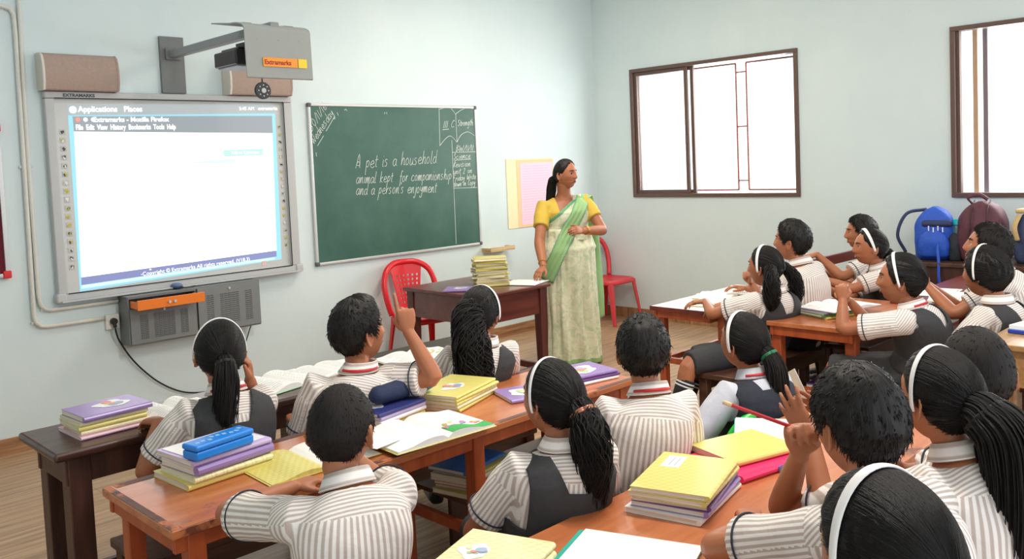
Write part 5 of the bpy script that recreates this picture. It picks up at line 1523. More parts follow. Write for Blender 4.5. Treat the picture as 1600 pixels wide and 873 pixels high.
class Body:
    """joint positions and frames of one figure"""
    def __init__(b, hc, face, tyaw, hip, s, adult=False, lean=None):
        b.s = s; b.adult = adult
        b.hc = Vector(hc); fy, fp, fr = (R(q) for q in face)
        b.Mh = Matrix.Translation(b.hc) @ Matrix.Rotation(-fy, 4, 'Z') @ Matrix.Rotation(fp, 4, 'X') @ Matrix.Rotation(fr, 4, 'Y') @ Matrix.Diagonal((s, s, s, 1))
        if adult: b.Mh = b.Mh @ Matrix.Diagonal((1.03, 1.05, 1.1, 1))
        t = R(tyaw); b.fw = Vector((math.sin(t), math.cos(t), 0)); b.rt = Vector((math.cos(t), -math.sin(t), 0))
        hd = Vector((math.sin(fy), math.cos(fy), 0))
        b.skull_base = b.Mh @ Vector((0, -.022, -.075))
        b.nb = b.hc - Vector((0, 0, (.122 if not adult else .178) * s)) - hd * .012 - b.fw * .035 * s
        b.hip = Vector(hip)
        b.mid = (b.hip + b.nb) / 2 - b.fw * .03 * s
        b.up = (b.nb - b.mid).normalized()
        hw = (.124 if not adult else .168) * s
        b.sh = {'R': b.nb - b.up * .045 * s + b.rt * hw, 'L': b.nb - b.up * .045 * s - b.rt * hw}
        b.arms = {}
    def spine(b, t):
        if t <= 1:
            return b.hip * (1 - t) ** 2 + (2 * b.mid - (b.hip + b.nb) / 2) * 2 * t * (1 - t) + b.nb * t * t
        return b.nb + b.up * (t - 1) * (b.nb - b.hip).length
    def tangent(b, t):
        return (b.spine(t + .02) - b.spine(t - .02)).normalized()
    def torso(b, mb, inflate=0.0, t0=-.12, t1=1.06, prof=None, n=40, steps=26, wscale=1.0):
        prof = prof or ([(-.12, .115, .092), (0, .125, .10), (.25, .114, .09), (.5, .122, .094), (.7, .130, .094), (.8, .131, .088), (.88, .116, .076), (.95, .078, .060), (1.0, .050, .048), (1.1, .041, .043)] if not b.adult else
                        [(-.12, .185, .15), (0, .19, .15), (.22, .165, .135), (.42, .155, .125), (.6, .165, .14), (.74, .172, .14), (.84, .17, .11), (.92, .125, .085), (.98, .07, .06), (1.1, .052, .053)])
        ts = np.linspace(t0, t1, steps)
        rings = []
        for t in ts:
            hw = np.interp(t, [p[0] for p in prof], [p[1] for p in prof]) * b.s * wscale + inflate
            hd = np.interp(t, [p[0] for p in prof], [p[2] for p in prof]) * b.s * wscale + inflate
            c = b.spine(t); u = b.tangent(min(t, 1)); f = u.cross(-b.rt).normalized()
            if f.dot(b.fw) < 0: f = -f
            rings.append([c + b.rt * (hw * sup(2 * PI * j / n, .8)[0]) + f * (hd * sup(2 * PI * j / n, .8)[1]) for j in range(n)])
        mb.loft(rings)
        return rings
    def set_arm(b, side, wr=None, el=None, pole=(0, 0, -1), D=None, Np=(0, 0, -1), pose='relaxed', hand_s=1.0):
        s = b.s; S = b.sh[side]
        l1, l2 = (.235 * s, .205 * s) if not b.adult else (.31 * s, .265 * s)
        if wr is None:
            wr = b.hip + b.fw * .2 * s + b.rt * (.07 if side == 'R' else -.07) * s; wr.z = b.hip.z + .09
            pole = -b.fw * .6 + b.rt * (.7 if side == 'R' else -.7) + Vector((0, 0, -.3))
        wr = Vector(wr)
        if el is None:
            d = wr - S; L_ = d.length; mx_ = (l1 + l2) * .985
            if L_ > mx_: wr = S + d.normalized() * mx_; d = wr - S; L_ = mx_
            a = (l1 * l1 - l2 * l2 + L_ * L_) / (2 * L_); h = math.sqrt(max(0, l1 * l1 - a * a))
            dn = d.normalized(); p = Vector(pole); p = (p - dn * p.dot(dn)).normalized()
            el = S + dn * a + p * h
        el = Vector(el)
        b.arms[side] = dict(S=S, E=el, W=wr, D=Vector(D) if D is not None else (wr - el).normalized(), N=Vector(Np), pose=pose, hs=hand_s)
    def arm_mb(b, mb, side):
        A = b.arms[side]; s = b.s; k = 1.0 if not b.adult else 1.32
        S, E, W = A['S'], A['E'], A['W']
        inner = b.nb - b.up * .055 * s + (S - b.nb) * .35
        u1 = (E - S).normalized(); u2 = (W - E).normalized(); q_ = .022 * s
        bend = [E - u1 * q_, E - u1 * q_ * .3 + (u2 - u1) * q_ * .12, E + u2 * q_ * .3 - (u2 - u1) * -q_ * .0, E + u2 * q_]
        pts = [inner, inner.lerp(S, .6), S, S.lerp(E, .25), S.lerp(E, .5), S.lerp(E, .75)] + bend + [E.lerp(W, .3), E.lerp(W, .6), E.lerp(W, .85), W]
        rad = [q * s * k for q in (.03, .034, .037, .036, .034, .031, .030, .0305, .031, .0315, .030, .026, .0215, .0195)]
        mb.tube(pts, rad, 14)
        hand(mb, W, A['D'], A['N'], 1 if side == 'R' else -1, A['pose'], s * A['hs'] * (.92 if not b.adult else 1.12))

def seated_legs(b, spread=.075, foot_yaw=None, knees=None, ank=None):
    s = b.s; out = {}
    for side, sg in (('R', 1), ('L', -1)):
        hj = b.hip + b.rt * sg * .06 * s + Vector((0, 0, -.02 * s))
        kn = hj + b.fw * .34 * s + b.rt * sg * (spread - .06) + Vector((0, 0, -.01))
        an = Vector((kn.x, kn.y, max(.075, kn.z - .36 * s))) - b.fw * .03
        if knees: kn = Vector(knees[side])
        if ank: an = Vector(ank[side])
        out[side] = (hj, kn, an)
    return out
def leg_mb(b, mb, J, fdir=None):
    s = b.s
    for side in 'RL':
        hj, kn, an = J[side]
        P = spline([hj, hj.lerp(kn, .5), kn, kn.lerp(an, .45), an], 4)
        mb.tube(P, list(np.interp(np.linspace(0, 1, len(P)), [0, .25, .5, .75, 1], [q * s for q in (.068, .06, .047, .042, .03)])), 14)
        f = (fdir or b.fw)
        mb.tube([an - f * .03 + Vector((0, 0, -.035)), an + Vector((0, 0, -.03)), an + f * .07 * s + Vector((0, 0, -.05)), an + f * .13 * s + Vector((0, 0, -.055))], [.026 * s, .031 * s, .03 * s, .02 * s], 12, flat=.8)
def shoes_socks(b, root, J, fdir=None, rings=True):
    s = b.s
    for side in 'RL':
        hj, kn, an = J[side]
        f = (fdir or b.fw); d = (kn - an).normalized()
        sh = MB(); z0 = Vector((0, 0, -.052))
        lat = Vector((0, 0, 1)).cross(f)
        rg = []
        for (y, w, h, zo) in ((-.055, .012, .03, .0), (-.045, .03, .055, .002), (-.01, .036, .062, .003), (.04, .04, .05, .001), (.09, .042, .04, -.004), (.125, .036, .034, -.006), (.15, .014, .022, -.01)):
            c = an + f * y * s + z0 + Vector((0, 0, zo))
            rg.append([c + lat * (w * sup(2 * PI * j / 16, .7)[0] * s) + Vector((0, 0, (h * .5 * sup(2 * PI * j / 16, .7)[1]) * s)) for j in range(16)])
        sh.loft(rg); so = sh.build('shoe', M_SHOE, root, smooth=True)
        sk = MB(); P = [an + d * .0, an + d * .06 * s, an + d * .13 * s, an + d * .2 * s]; sk.tube(P, [.036 * s, .038 * s, .044 * s, .0475 * s], 18)
        sko = sk.build('sock', M_SOCK, root, smooth=True)
        q = MB()
        for u in (.165, .182): q.tube([an + d * (u - .004) * s, an + d * (u + .004) * s], [.0475 * s, .048 * s], 18)
        q.build('sock_ring', M_SOCKW, sko, smooth=True)

def shirt_uv(o, b, arms):
    me = o.data; v = verts_np(me).astype(float)
    nl = len(me.loops); li = np.empty(nl, np.int32); me.loops.foreach_get('vertex_index', li)
    npoly = len(me.polygons); ls = np.empty(npoly, np.int32); lt = np.empty(npoly, np.int32); me.polygons.foreach_get('loop_start', ls); me.polygons.foreach_get('loop_total', lt)
    fc = np.empty(npoly * 3, np.float32); me.polygons.foreach_get('center', fc); fc = fc.reshape(-1, 3).astype(float)
    fidx = np.repeat(np.arange(npoly), lt)
    off = np.array(b.root_loc)
    P = v[li] + off; C = fc[fidx] + off
    rt, fw, up = (np.array(q) for q in (b.rt, b.fw, b.up)); nb = np.array(b.nb); hip = np.array(b.hip)
    fw2 = np.cross(up, rt)
    if fw2 @ fw < 0: fw2 = -fw2
    def tors(Q):
        h = (Q - nb) @ up
        ctr = nb + np.outer(h, up); mixk = np.clip(-h / np.linalg.norm(nb - hip), 0, 1)
        ctr = nb + (hip - nb) * mixk[:, None]
        X = (Q - ctr) @ rt; Y = (Q - ctr) @ fw2
        return np.arctan2(X, -Y), h, X, Y
    aP, hP, XP, YP = tors(P); aC, hC, XC, YC = tors(C)
    aP = aC + (aP - aC + np.pi) % (2 * np.pi) - np.pi
    u = XP * .55 + aP * .06
    u = aP * .125 * b.s / .95
    # yoke across the shoulders: stripes run level
    yoke = (hC > -.062 * b.s) & (YC < .03)
    u = np.where(yoke, hP + YP, u)
    for side, A in arms.items():
        S = np.array(A['S']); E = np.array(A['E']); ax = (E - S) / np.linalg.norm(E - S)
        tC = (C - S) @ ax; dC = np.linalg.norm((C - S) - np.outer(tC, ax), axis=1)
        outw = (C - nb) @ rt * (1 if side == 'R' else -1)
        m = (tC > .035) & (dC < .1 * b.s * (1.4 if b.adult else 1)) & (outw > .09 * b.s)
        r1 = np.cross(ax, np.array([0, 0, 1.0])); r1 /= max(1e-6, np.linalg.norm(r1)); r2 = np.cross(ax, r1)
        def ang(Q):
            q = Q - S; return np.arctan2(q @ r2, q @ r1)
        a1 = ang(P); a2 = ang(C); a1 = a2 + (a1 - a2 + np.pi) % (2 * np.pi) - np.pi
        u = np.where(m, a1 * .058 * b.s, u)
    ul = me.uv_layers.new(name='UVMap')
    arr = np.stack([u, hP], 1).astype(np.float32).ravel()
    ul.data.foreach_set('uv', arr)

def collar(b, root, mat, tie=True, lift=0.0):
    s = b.s; c = b.nb + b.up * (.016 * s + lift); f = b.up.cross(-b.rt).normalized()
    if f.dot(b.fw) < 0: f = -f
    mb = MB(); rings = []
    sec = [(.0465, -.012), (.046, .022), (.0485, .028), (.052, .026), (.064, -.004), (.066, -.008), (.062, -.010), (.054, .006)]
    for k in range(37):
        a = R(200) * (k / 36 * 2 - 1) * .9
        a = PI * (k / 36 * 2 - 1) * .92
        d = -f * math.cos(a) + b.rt * math.sin(a)
        drop = -.012 * (1 - math.cos(a)) * .5
        rings.append([c + d * (q[0] * s * (1.04 if abs(math.sin(a)) > .5 else 1.0)) + b.up * (q[1] * s + drop * s) for q in sec])
    o = mb.loft(rings).build('collar', mat, root, smooth=True)
    ul = o.data.uv_layers.get('UVMap')
    if ul:
        for l in ul.data: l.uv = (l.uv[0] * .11, 0)
    if tie:
        t = MB(); P = []
        for k in range(25):
            a = PI * (k / 24 * 2 - 1) * .36; d = -f * math.cos(a) + b.rt * math.sin(a)
            P.append(c + d * .0605 * s + b.up * (.003 - .012 * (1 - math.cos(a)) * .5) * s)
        t.tube(P, .0062 * s, 8, flat=.9, up=b.up); t.build('tie_ribbon', M_TIE, root, smooth=True)
    return o

def person(label, hc, face, tyaw, s=1.0, sex='boy', arms=None, hip=None, hair=None, shirt='stripe', vox=.0055, show_face=True, legs=True, vest=None, group='pupils at their desks', seat=.43, lean=.06, knees=None, ank=None, fdir=None, sleeve=.72, skirt_extra=None, look=(0, 1, 0), band=True, tie=True, mouth=0.0):
    hair = hair or {}
    hcv = Vector(hc)
    t = R(tyaw); fw = Vector((math.sin(t), math.cos(t), 0))
    if hip is None:
        hip = hcv - fw * (lean + .02)
    hipv = Vector((hip[0], hip[1], seat + .085 * s))
    b = Body(hc, face, tyaw, hipv, s)
    root = thing('person', label, 'person', (hipv.x, hipv.y, 0), 0, group)
    b.root_loc = Vector((hipv.x, hipv.y, 0))
    for side in 'RL':
        b.set_arm(side, **((arms or {}).get(side, {})))
    def loc(mb):
        mb.v = [(v[0] - b.root_loc.x, v[1] - b.root_loc.y, v[2]) for v in mb.v]; return mb
    # ---- body
    mb = MB(); head_mb(mb, b.Mh)
    mb.tube([b.skull_base + Vector((0, 0, .03)), b.skull_base, b.nb.lerp(b.skull_base, .5), b.nb, b.nb - b.up * .05], [.036 * s, .041 * s, .041 * s, .044 * s, .05 * s], 20)
    b.torso(mb)
    for side in 'RL': b.arm_mb(mb, side)
    J = seated_legs(b, knees=knees, ank=ank)
    leg_mb(b, mb, J, fdir)
    body = fuse(loc(mb), 'body', M_SKIN, root, vox, 2, .4)
    # ---- shirt with short sleeves
    sm = MB(); b.torso(sm, .011 * s, -.1, .975)
    for side in 'RL':
        A = b.arms[side]; S, E = A['S'], A['E']
        inner = b.nb - b.up * .05 * s + (S - b.nb) * .4
        end = S.lerp(E, sleeve)
        sm.tube([inner, S + b.up * .002, S.lerp(E, .3), S.lerp(E, .5), end], [.046 * s, .055 * s, .054 * s, .054 * s, .057 * s], 20)
    smat = M_SHIRT if shirt == 'stripe' else M_GREYSHIRT
    so = fuse(loc(sm), 'shirt', smat, root, max(.006, vox), 3, .5)
    shirt_uv(so, b, b.arms)
    wrinkle(so, .006, 9, seed=len(label) * 1.7)
    rl = b.root_loc
    def sub(mbx): return loc(mbx)
    for side in 'RL':
        A = b.arms[side]; S, E = A['S'], A['E']; ax = (E - S).normalized(); c = S.lerp(E, sleeve) - ax * .022 * s
        x = ax.orthogonal().normalized(); y = ax.cross(x)
        q = MB(); q.tube([c + (x * math.cos(a) + y * math.sin(a)) * .0595 * s for a in np.linspace(0, 2 * PI, 33)], .0024 * s, 6)
        sub(q).build('sleeve_piping', M_PIPE2, so, smooth=True)
    co = collar(b, None, smat, tie)
    for o in [q for q in COL.objects if q.parent is None and q.name.split('.')[0] in ('collar', 'tie_ribbon')]:
        o.parent = root; o.location = (-rl.x, -rl.y, 0)
    # ---- lower garment over hips and thighs
    lo = MB(); b.torso(lo, .017 * s, -.16, .2, steps=10)
    for side in 'RL':
        hj, kn, an = J[side]
        k = kn if sex == 'girl' else hj.lerp(kn, .8)
        lo.tube([hj - (kn - hj) * .15, hj, hj.lerp(k, .5), k + (k - hj).normalized() * (.02 if sex == 'girl' else 0)], [.066 * s, .076 * s, .072 * s, .066 * s], 18)
    if sex == 'girl':
        m1 = (J['R'][1] + J['L'][1]) / 2; m0 = (J['R'][0] + J['L'][0]) / 2
        lo.tube([m0, m0.lerp(m1, .5), m1 + (m1 - m0) * .02], [.07 * s, .075 * s, .062 * s], 18)
        # cloth falling from the bench edge and the knees
        lo.tube([m0 - b.fw * .05 + Vector((0, 0, -.05)), m0 - b.fw * .06 + Vector((0, 0, -.01))], [.12 * s, .11 * s], 20, flat=.6)
    lobj = fuse(loc(lo), 'skirt' if sex == 'girl' else 'shorts', M_SHORT if sex == 'boy' else (M_NAVYV if shirt != 'stripe' else M_PINA), root, .009, 4, .5)
    wrinkle(lobj, .008, 8, 3.1)
    shoes_socks(b, root, J, fdir)
    for o in list(root.children): pass
    for o in [q for q in COL.objects if q.parent == root and q.name.split('.')[0] in ('shoe', 'sock')]:
        o.location = (-rl.x, -rl.y, 0)
    # ---- pinafore or vest
    if sex == 'girl' and vest != 'none':
        vm = MB(); b.torso(vm, .0165 * s, -.1, .975, n=72, steps=60)
        me = bpy.data.meshes.new('pinafore_top'); me.from_pydata(vm.v, [], [f for f in vm.f if len(f) == 4])
        bm = bmesh.new(); bm.from_mesh(me)
        f = b.up.cross(-b.rt).normalized()
        if f.dot(b.fw) < 0: f = -f
        wide = .118 if vest != 'vest' else .122
        planes = [(b.nb + b.rt * wide * s, b.rt + b.up * .12), (b.nb - b.rt * wide * s, -b.rt + b.up * .12), (b.nb + b.rt * .058 * s, b.rt - b.up * .35), (b.nb - b.rt * .058 * s, -b.rt - b.up * .35), (b.nb - b.up * (.085 if vest != 'vest' else .03) * s, b.up)]
        for co_, no in planes:
            bmesh.ops.bisect_plane(bm, geom=bm.verts[:] + bm.edges[:] + bm.faces[:], plane_co=co_, plane_no=no)
        kill = []
        for fa in bm.faces:
            c = fa.calc_center_median()
            o1 = (c - planes[0][0]).dot(planes[0][1]) > 0 or (c - planes[1][0]).dot(planes[1][1]) > 0
            high = (c - b.nb).dot(b.up) > -.19 * s
            neck = (c - planes[2][0]).dot(planes[2][1]) < 0 and (c - planes[3][0]).dot(planes[3][1]) < 0 and (c - planes[4][0]).dot(b.up) > 0
            if (o1 and high) or neck: kill.append(fa)
        bmesh.ops.delete(bm, geom=kill, context='FACES')
        for v in bm.verts: v.co -= rl
        bmesh.ops.recalc_face_normals(bm, faces=bm.faces)
        bm.to_mesh(me); bm.free(); me.shade_smooth()
        me.materials.append(M_NAVYV if vest == 'vest' else M_PINA)
        po = bpy.data.objects.new('pinafore_top' if vest != 'vest' else 'vest', me); COL.objects.link(po); po.parent = root
        sd = po.modifiers.new('sol', 'SOLIDIFY'); sd.thickness = .005; sd.offset = 1
    # ---- head
    H0 = len(COL.objects)
    before = set(COL.objects)
    if show_face: face_parts(None, b.Mh, s, look, mouth)
    hm = M_HAIR if sex == 'girl' else hair.get('mat', M_HAIRB)
    hair_obj = hair_cap(None, b.Mh, s, hair.get('line', GIRL_LINE if sex == 'girl' else BOY_LINE), hair.get('thick', (.0105, .0105) if sex == 'girl' else (.016, .0085)), hm, seed=hc[0] * 7.7, rough=hair.get('rough', .0014 if sex == 'girl' else .0026), quiff=hair.get('quiff', 0), clump=hair.get('clump', 14), strands=hair.get('strands', ('pulled', 420) if sex == 'girl' else (.9, 1500)))
    hair_kids = []
    if sex == 'girl':
        if band:
            hairband(None, b.Mh, s, hair.get('tilt', 12), hair.get('thick', (.0105, 0))[0] + .0035, width=hair.get('bw', .014))
        for tl in hair.get('tails', []):
            P = [b.Mh @ Vector(p) if not isinstance(p, tuple) or len(p) == 3 and tl.get('local', True) else Vector(p) for p in tl['pts'][:tl.get('nl', 2)]]
            base = P[-1]
            P += [base + b.rt * d[0] + b.fw * d[1] + Vector((0, 0, d[2])) for d in tl['pts'][tl.get('nl', 2):]]
            tail(None, P, tl['rad'], seed=tl.get('seed', 1), strands=tl.get('n', 46), wave=tl.get('wave', .006), curl=tl.get('curl', 0))
            if tl.get('tie'):
                q = MB(); c0, c1 = P[tl.get('ti', 1)], P[tl.get('ti', 1) + 1]; d = (c1 - P[tl.get('ti', 1) - 1]).normalized(); x = d.orthogonal().normalized(); y = d.cross(x); r0 = tl.get('tr', .024)
                for rep in range(2):
                    q.tube([c0 + d * (.005 * rep) + (x * math.cos(a) + y * math.sin(a)) * r0 for a in np.linspace(0, 2 * PI, 21)], .0045, 7)
                q.build('hair_tie', tl['tie'], None, smooth=True)
    for o in set(COL.objects) - before:
        if o.parent is None:
            o.parent = root; o.location = (-rl.x, -rl.y, 0)
    return root, b
# ================================================================ PUPILS
PONY = lambda seed=1, L=.26, r=.03, tie=None, sway=0.0, n=46, wave=.006, curl=0.0, out=.03: dict(pts=[(0, -.088, -.005), (0, -.112, -.012), (sway * .3, -out, -.05), (sway * .7, -out * 1.25, -L * .55), (sway, -out, -L)], nl=2, rad=[r * .7, r * .85, r * 1.1, r * 1.05, r * .55], seed=seed, tie=tie, ti=1, tr=r * .85, n=n, wave=wave, curl=curl)
M_BLKTIE = plain('black_elastic', (24, 22, 24), .7); M_GRNTIE = plain('green_hair_tie', (20, 110, 70), .6); M_BRNTIE = plain('bronze_hair_clip', (176, 112, 84), .35, metal=.3)

person('girl in charcoal pinafore with white hairband and ponytail at the dark desk', (-5.585, -2.92, .985), (18, 2, 4), 8, 1.05, 'girl', hip=(-5.6, -2.94), group='pupils in the front row',
       arms={'R': dict(wr=(-5.495, -2.95, .88), el=(-5.43, -2.86, .735), D=(-.1, -.1, .95), Np=(-.8, .2, .1), pose='cup'), 'L': dict(wr=(-5.73, -2.72, .745), pole=(-.7, 0, -1), D=(-.1, .9, -.1))},
       hair=dict(tilt=4, tails=[PONY(3, .3, .036, M_BLKTIE, sway=-.035, n=60)]), show_face=False)
_, bB = person('boy raising one finger high, turned in profile towards the teacher', (-5.115, -3.075, .995), (92, 8, 0), 32, 1.09, 'boy', group='pupils in the front row', hip=(-5.2, -2.96),
       arms={'R': dict(wr=(-5.01, -3.24, 1.0), el=(-4.97, -3.33, .83), D=(-.06, .1, 1), Np=(.5, .8, 0), pose='point', hand_s=1.1), 'L': dict(wr=(-5.22, -2.76, .62), pole=(-.5, -.3, -1))},
       hair=dict(mat=M_HAIR, thick=(.026, .013), quiff=.010, rough=.0025, strands=(.8, 2400)), vox=.0042)
person('girl with long curly loose hair at the end of the dark desk', (-4.475, -3.05, .965), (72, 4, 0), 30, 1.02, 'girl', hip=(-4.53, -2.95), tie=False, group='pupils in the front row',
       hair=dict(tilt=14, thick=(.016, .016), rough=.004, tails=[dict(pts=[(0, -.05, .03), (0, -.108, -.0), (0, -.045, -.09), (.005, -.06, -.2), (.02, -.04, -.31), (.03, -.02, -.38)], nl=2, rad=[.05, .062, .07, .066, .055, .03], seed=7, n=110, wave=.012, curl=.9)]), show_face=False)
person('close cropped boy in striped shirt at the worn orange desk, back to the camera', (-5.80, -3.985, .969), (56, -3, 0), 14, 1.02, 'boy', group='pupils in the middle row', hip=(-5.86, -4.06),
       arms={'L': dict(wr=(-5.75, -3.66, .738), el=(-5.965, -3.68, .735), D=(.98, .1, -.02), Np=(0, 0, -1)), 'R': dict(wr=(-5.5, -3.56, .745), pole=(.6, 0, -1))},
       hair=dict(thick=(.009, .0065), rough=.0008, clump=40, strands=(.6, 3200)), vox=.005, show_face=True, tie=False)
person('girl with white hairband and wavy low ponytail in front of the purple notebook pile', (-5.265, -4.19, .96), (2, 3, 0), 26, .98, 'girl', tie=False, group='pupils in the middle row', hip=(-5.3, -4.15),
       hair=dict(tilt=14, bw=.013, tails=[PONY(11, .25, .042, M_BRNTIE, sway=.012, n=80, wave=.008, curl=.35)]), show_face=True)
person('boy with short black hair and red ribbon under his collar, back to the camera', (-4.84, -4.175, 1.01), (50, 0, 0), 34, .98, 'boy', group='pupils in the middle row', hip=(-4.92, -4.17),
       hair=dict(mat=M_HAIR, thick=(.018, .012), rough=.003), show_face=False)
person('girl in navy vest and grey shirt with a green hair tie on the green chair', (-4.20, -4.14, .922), (8, 10, -4), 20, .98, 'girl', group='pupils in the middle row', hip=(-4.2, -4.16), seat=.43, shirt='grey', vest='vest', sleeve=.95,
       arms={'L': dict(wr=(-4.3, -3.98, .56), pole=(-1, -.2, -.3)), 'R': dict(wr=(-4.05, -3.9, .56), pole=(1, -.2, -.3))},
       hair=dict(tilt=20, bw=.019, tails=[PONY(17, .3, .032, M_GRNTIE, sway=.02, n=50, wave=.003)]), show_face=True)
person('boy with thick black hair holding a red pencil by his face at the third desk', (-5.244, -5.018, 1.038), (28, -6, 0), 18, 1.06, 'boy', tie=False, group='pupils in the third row', hip=(-5.3, -5.12),
       arms={'L': dict(wr=(-5.19, -4.735, .735), el=(-5.36, -4.74, .74), D=(.7, .5, .05), Np=(0, 0, -1), pose='relaxed'), 'R': dict(wr=(-5.19, -4.86, .93), el=(-5.06, -4.74, .735), D=(-.25, -.1, .9), Np=(-.6, -.5, .1), pose='grip', hand_s=1.05)},
       hair=dict(mat=M_HAIR, thick=(.021, .013), rough=.003, strands=(.78, 2600)), vox=.0045, show_face=True)
person('girl with very long black ponytail and joined raised hands at the third desk', (-4.948, -5.072, 1.039), (22, 2, 0), 16, 1.0, 'girl', tie=False, group='pupils in the third row', hip=(-4.99, -5.14), vest='none',
       arms={'R': dict(wr=(-4.93, -4.82, .925), pole=(.6, -.2, -.9), D=(-.35, .45, .6), Np=(-.75, .3, .25), pose='spread'), 'L': dict(wr=(-5.02, -4.80, .915), pole=(-.6, -.1, -.9), D=(-.1, .45, .7), Np=(.8, .2, .1), pose='spread')},
       hair=dict(tilt=10, tails=[PONY(23, .42, .055, M_BLKTIE, sway=.03, n=120, wave=.008, out=.045)]), show_face=False, vox=.0045)
person('boy with cropped hair and striped shirt beside the tan desk', (-4.674, -5.062, 1.033), (55, 0, 0), 24, 1.05, 'boy', group='pupils in the third row', hip=(-4.7, -5.14),
       arms={'L': dict(wr=(-4.88, -4.92, .86), pole=(-.7, 0, -.8), D=(.2, .2, .9), Np=(.6, -.3, 0), pose='cup')}, hair=dict(thick=(.011, .008), rough=.0008, clump=40, strands=(.6, 3200)), show_face=False)
person('girl nearest the camera showing only dark hair and a white hairband', (-5.775, -5.29, 1.03), (22, -4, 0), 16, 1.08, 'girl', tie=False, group='pupils in the third row', hip=(-5.82, -5.36), vest='none',
       hair=dict(tilt=2, bw=.017, thick=(.013, .013), strands=('pulled', 1100, .0009), tails=[PONY(29, .25, .036, M_BLKTIE, n=50)]), show_face=True)
person('girl with two ponytails and white hairband leaning on the white topped desk', (-2.60, -3.335, .965), (0, 2, 0), 12, 1.06, 'girl', tie=False, group='pupils at the second column of desks', hip=(-2.57, -3.27),
       arms={'R': dict(wr=(-2.68, -3.11, .752), el=(-2.56, -3.22, .63), D=(-.55, .6, -.25), Np=(0, .1, -1), pose='press'), 'L': dict(wr=(-2.66, -2.98, .755), pole=(-1, 0, -.4), D=(-.5, .6, -.05))},
       knees={'R': (-2.86, -3.05, .47), 'L': (-3.02, -3.12, .48)}, ank={'R': (-2.98, -3.02, .16), 'L': (-3.12, -3.06, .2)}, fdir=Vector((-.7, .5, 0)).normalized(),
       hair=dict(tilt=8, bw=.019, tails=[dict(pts=[(-.062, -.055, -.0), (-.08, -.075, -.01), (-.03, -.03, -.06), (-.04, -.035, -.15), (-.03, -.01, -.22)], nl=2, rad=[.024, .03, .038, .036, .018], seed=31, tie=M_BLKTIE, ti=1, tr=.025, n=60, wave=.008, curl=.6),
                                   dict(pts=[(.062, -.055, -.0), (.08, -.075, -.01), (.03, -.03, -.06), (.04, -.035, -.15), (.045, -.01, -.23)], nl=2, rad=[.022, .027, .032, .032, .018], seed=32, tie=M_BLKTIE, ti=1, tr=.024, n=60, wave=.008, curl=.6)]))
person('boy in striped shirt with black hair behind the girl with two ponytails', (-2.134, -3.255, 1.06), (-8, 4, 0), 4, 1.12, 'boy', tie=False, group='pupils at the second column of desks', hip=(-2.12, -3.3),
       arms={'L': dict(wr=(-2.28, -3.06, .82), pole=(-.2, .5, -.9), D=(-.5, .2, .5), Np=(.2, -.8, .3), pose='fist'), 'R': dict(wr=(-2.1, -2.92, .752), pole=(.6, 0, -.9))},
       hair=dict(mat=M_HAIR, thick=(.02, .012), rough=.003))
person('boy by the window wall stretching one arm along the dark red bench back', (-1.076, -3.21, 1.02), (-32, 0, 0), -30, 1.1, 'boy', tie=False, group='pupils by the window wall', hip=(-1.02, -3.34), seat=.43,
       arms={'L': dict(wr=(-1.36, -3.02, .895), pole=(-.3, -.4, -.8), D=(-.7, .3, -.15), Np=(0, .2, -1), pose='relaxed'), 'R': dict(wr=(-1.2, -3.0, .75))}, hair=dict(mat=M_HAIR, thick=(.014, .009), rough=.002))
person('small girl in profile with white hairband and side ponytail by the window wall', (-1.616, -3.50, .985), (-38, 2, 0), -35, 1.06, 'girl', tie=False, group='pupils by the window wall', hip=(-1.5, -3.5),
       arms={'L': dict(wr=(-1.84, -3.3, .80), el=(-1.80, -3.46, .745), D=(-.2, .3, .9), pose='fist'), 'R': dict(wr=(-1.7, -3.2, .75))},
       hair=dict(tilt=22, bw=.02, tails=[dict(pts=[(.02, -.085, -.03), (.03, -.105, -.045), (.02, -.02, -.04), (.01, -.015, -.1)], nl=2, rad=[.026, .036, .042, .02], seed=37, n=40, wave=.006, curl=.4)]))
person('girl with short boyish hair, white hairband and charcoal straps at the shelf desk', (-2.752, -4.13, .965), (-14, 3, 0), -4, 1.1, 'girl', group='pupils at the second column of desks', hip=(-2.66, -4.17),
       arms={'L': dict(wr=(-2.88, -3.90, .865), el=(-2.93, -3.92, .735), D=(.05, .1, 1), Np=(.7, .2, 0), pose='fist'), 'R': dict(wr=(-2.72, -3.86, .84), pole=(.5, -.2, -.9), D=(-.5, .2, .5), Np=(-.5, .5, .1), pose='fist')},
       hair=dict(line=BOY_LINE, tilt=18, bw=.014, thick=(.018, .014)))
person('boy tilting his head up with clasped hands in front of the school bags', (-2.083, -4.311, 1.06), (-14, 12, 0), -16, 1.14, 'boy', tie=False, group='pupils by the window wall', hip=(-1.98, -4.42),
       arms={'L': dict(wr=(-2.2, -4.05, .855), pole=(-.8, -.2, -.8), D=(-.1, .5, .4), Np=(.8, 0, .2), pose='grip'), 'R': dict(wr=(-2.13, -4.02, .855), pole=(.6, -.3, -.9), D=(-.3, .4, .4), Np=(-.8, .1, .2), pose='grip')}, hair=dict(thick=(.013, .009), rough=.0018))
person('girl with short wavy hair and hairband beside the tan desk with papers', (-2.49, -4.42, .985), (14, 0, 0), 6, 1.12, 'girl', tie=False, group='pupils at the second column of desks', hip=(-2.47, -4.39),
       hair=dict(line=[(0, 50), (40, 40), (60, 8), (80, -18), (110, -30), (150, -46), (180, -48)], tilt=6, bw=.013, thick=(.016, .017), rough=.004))

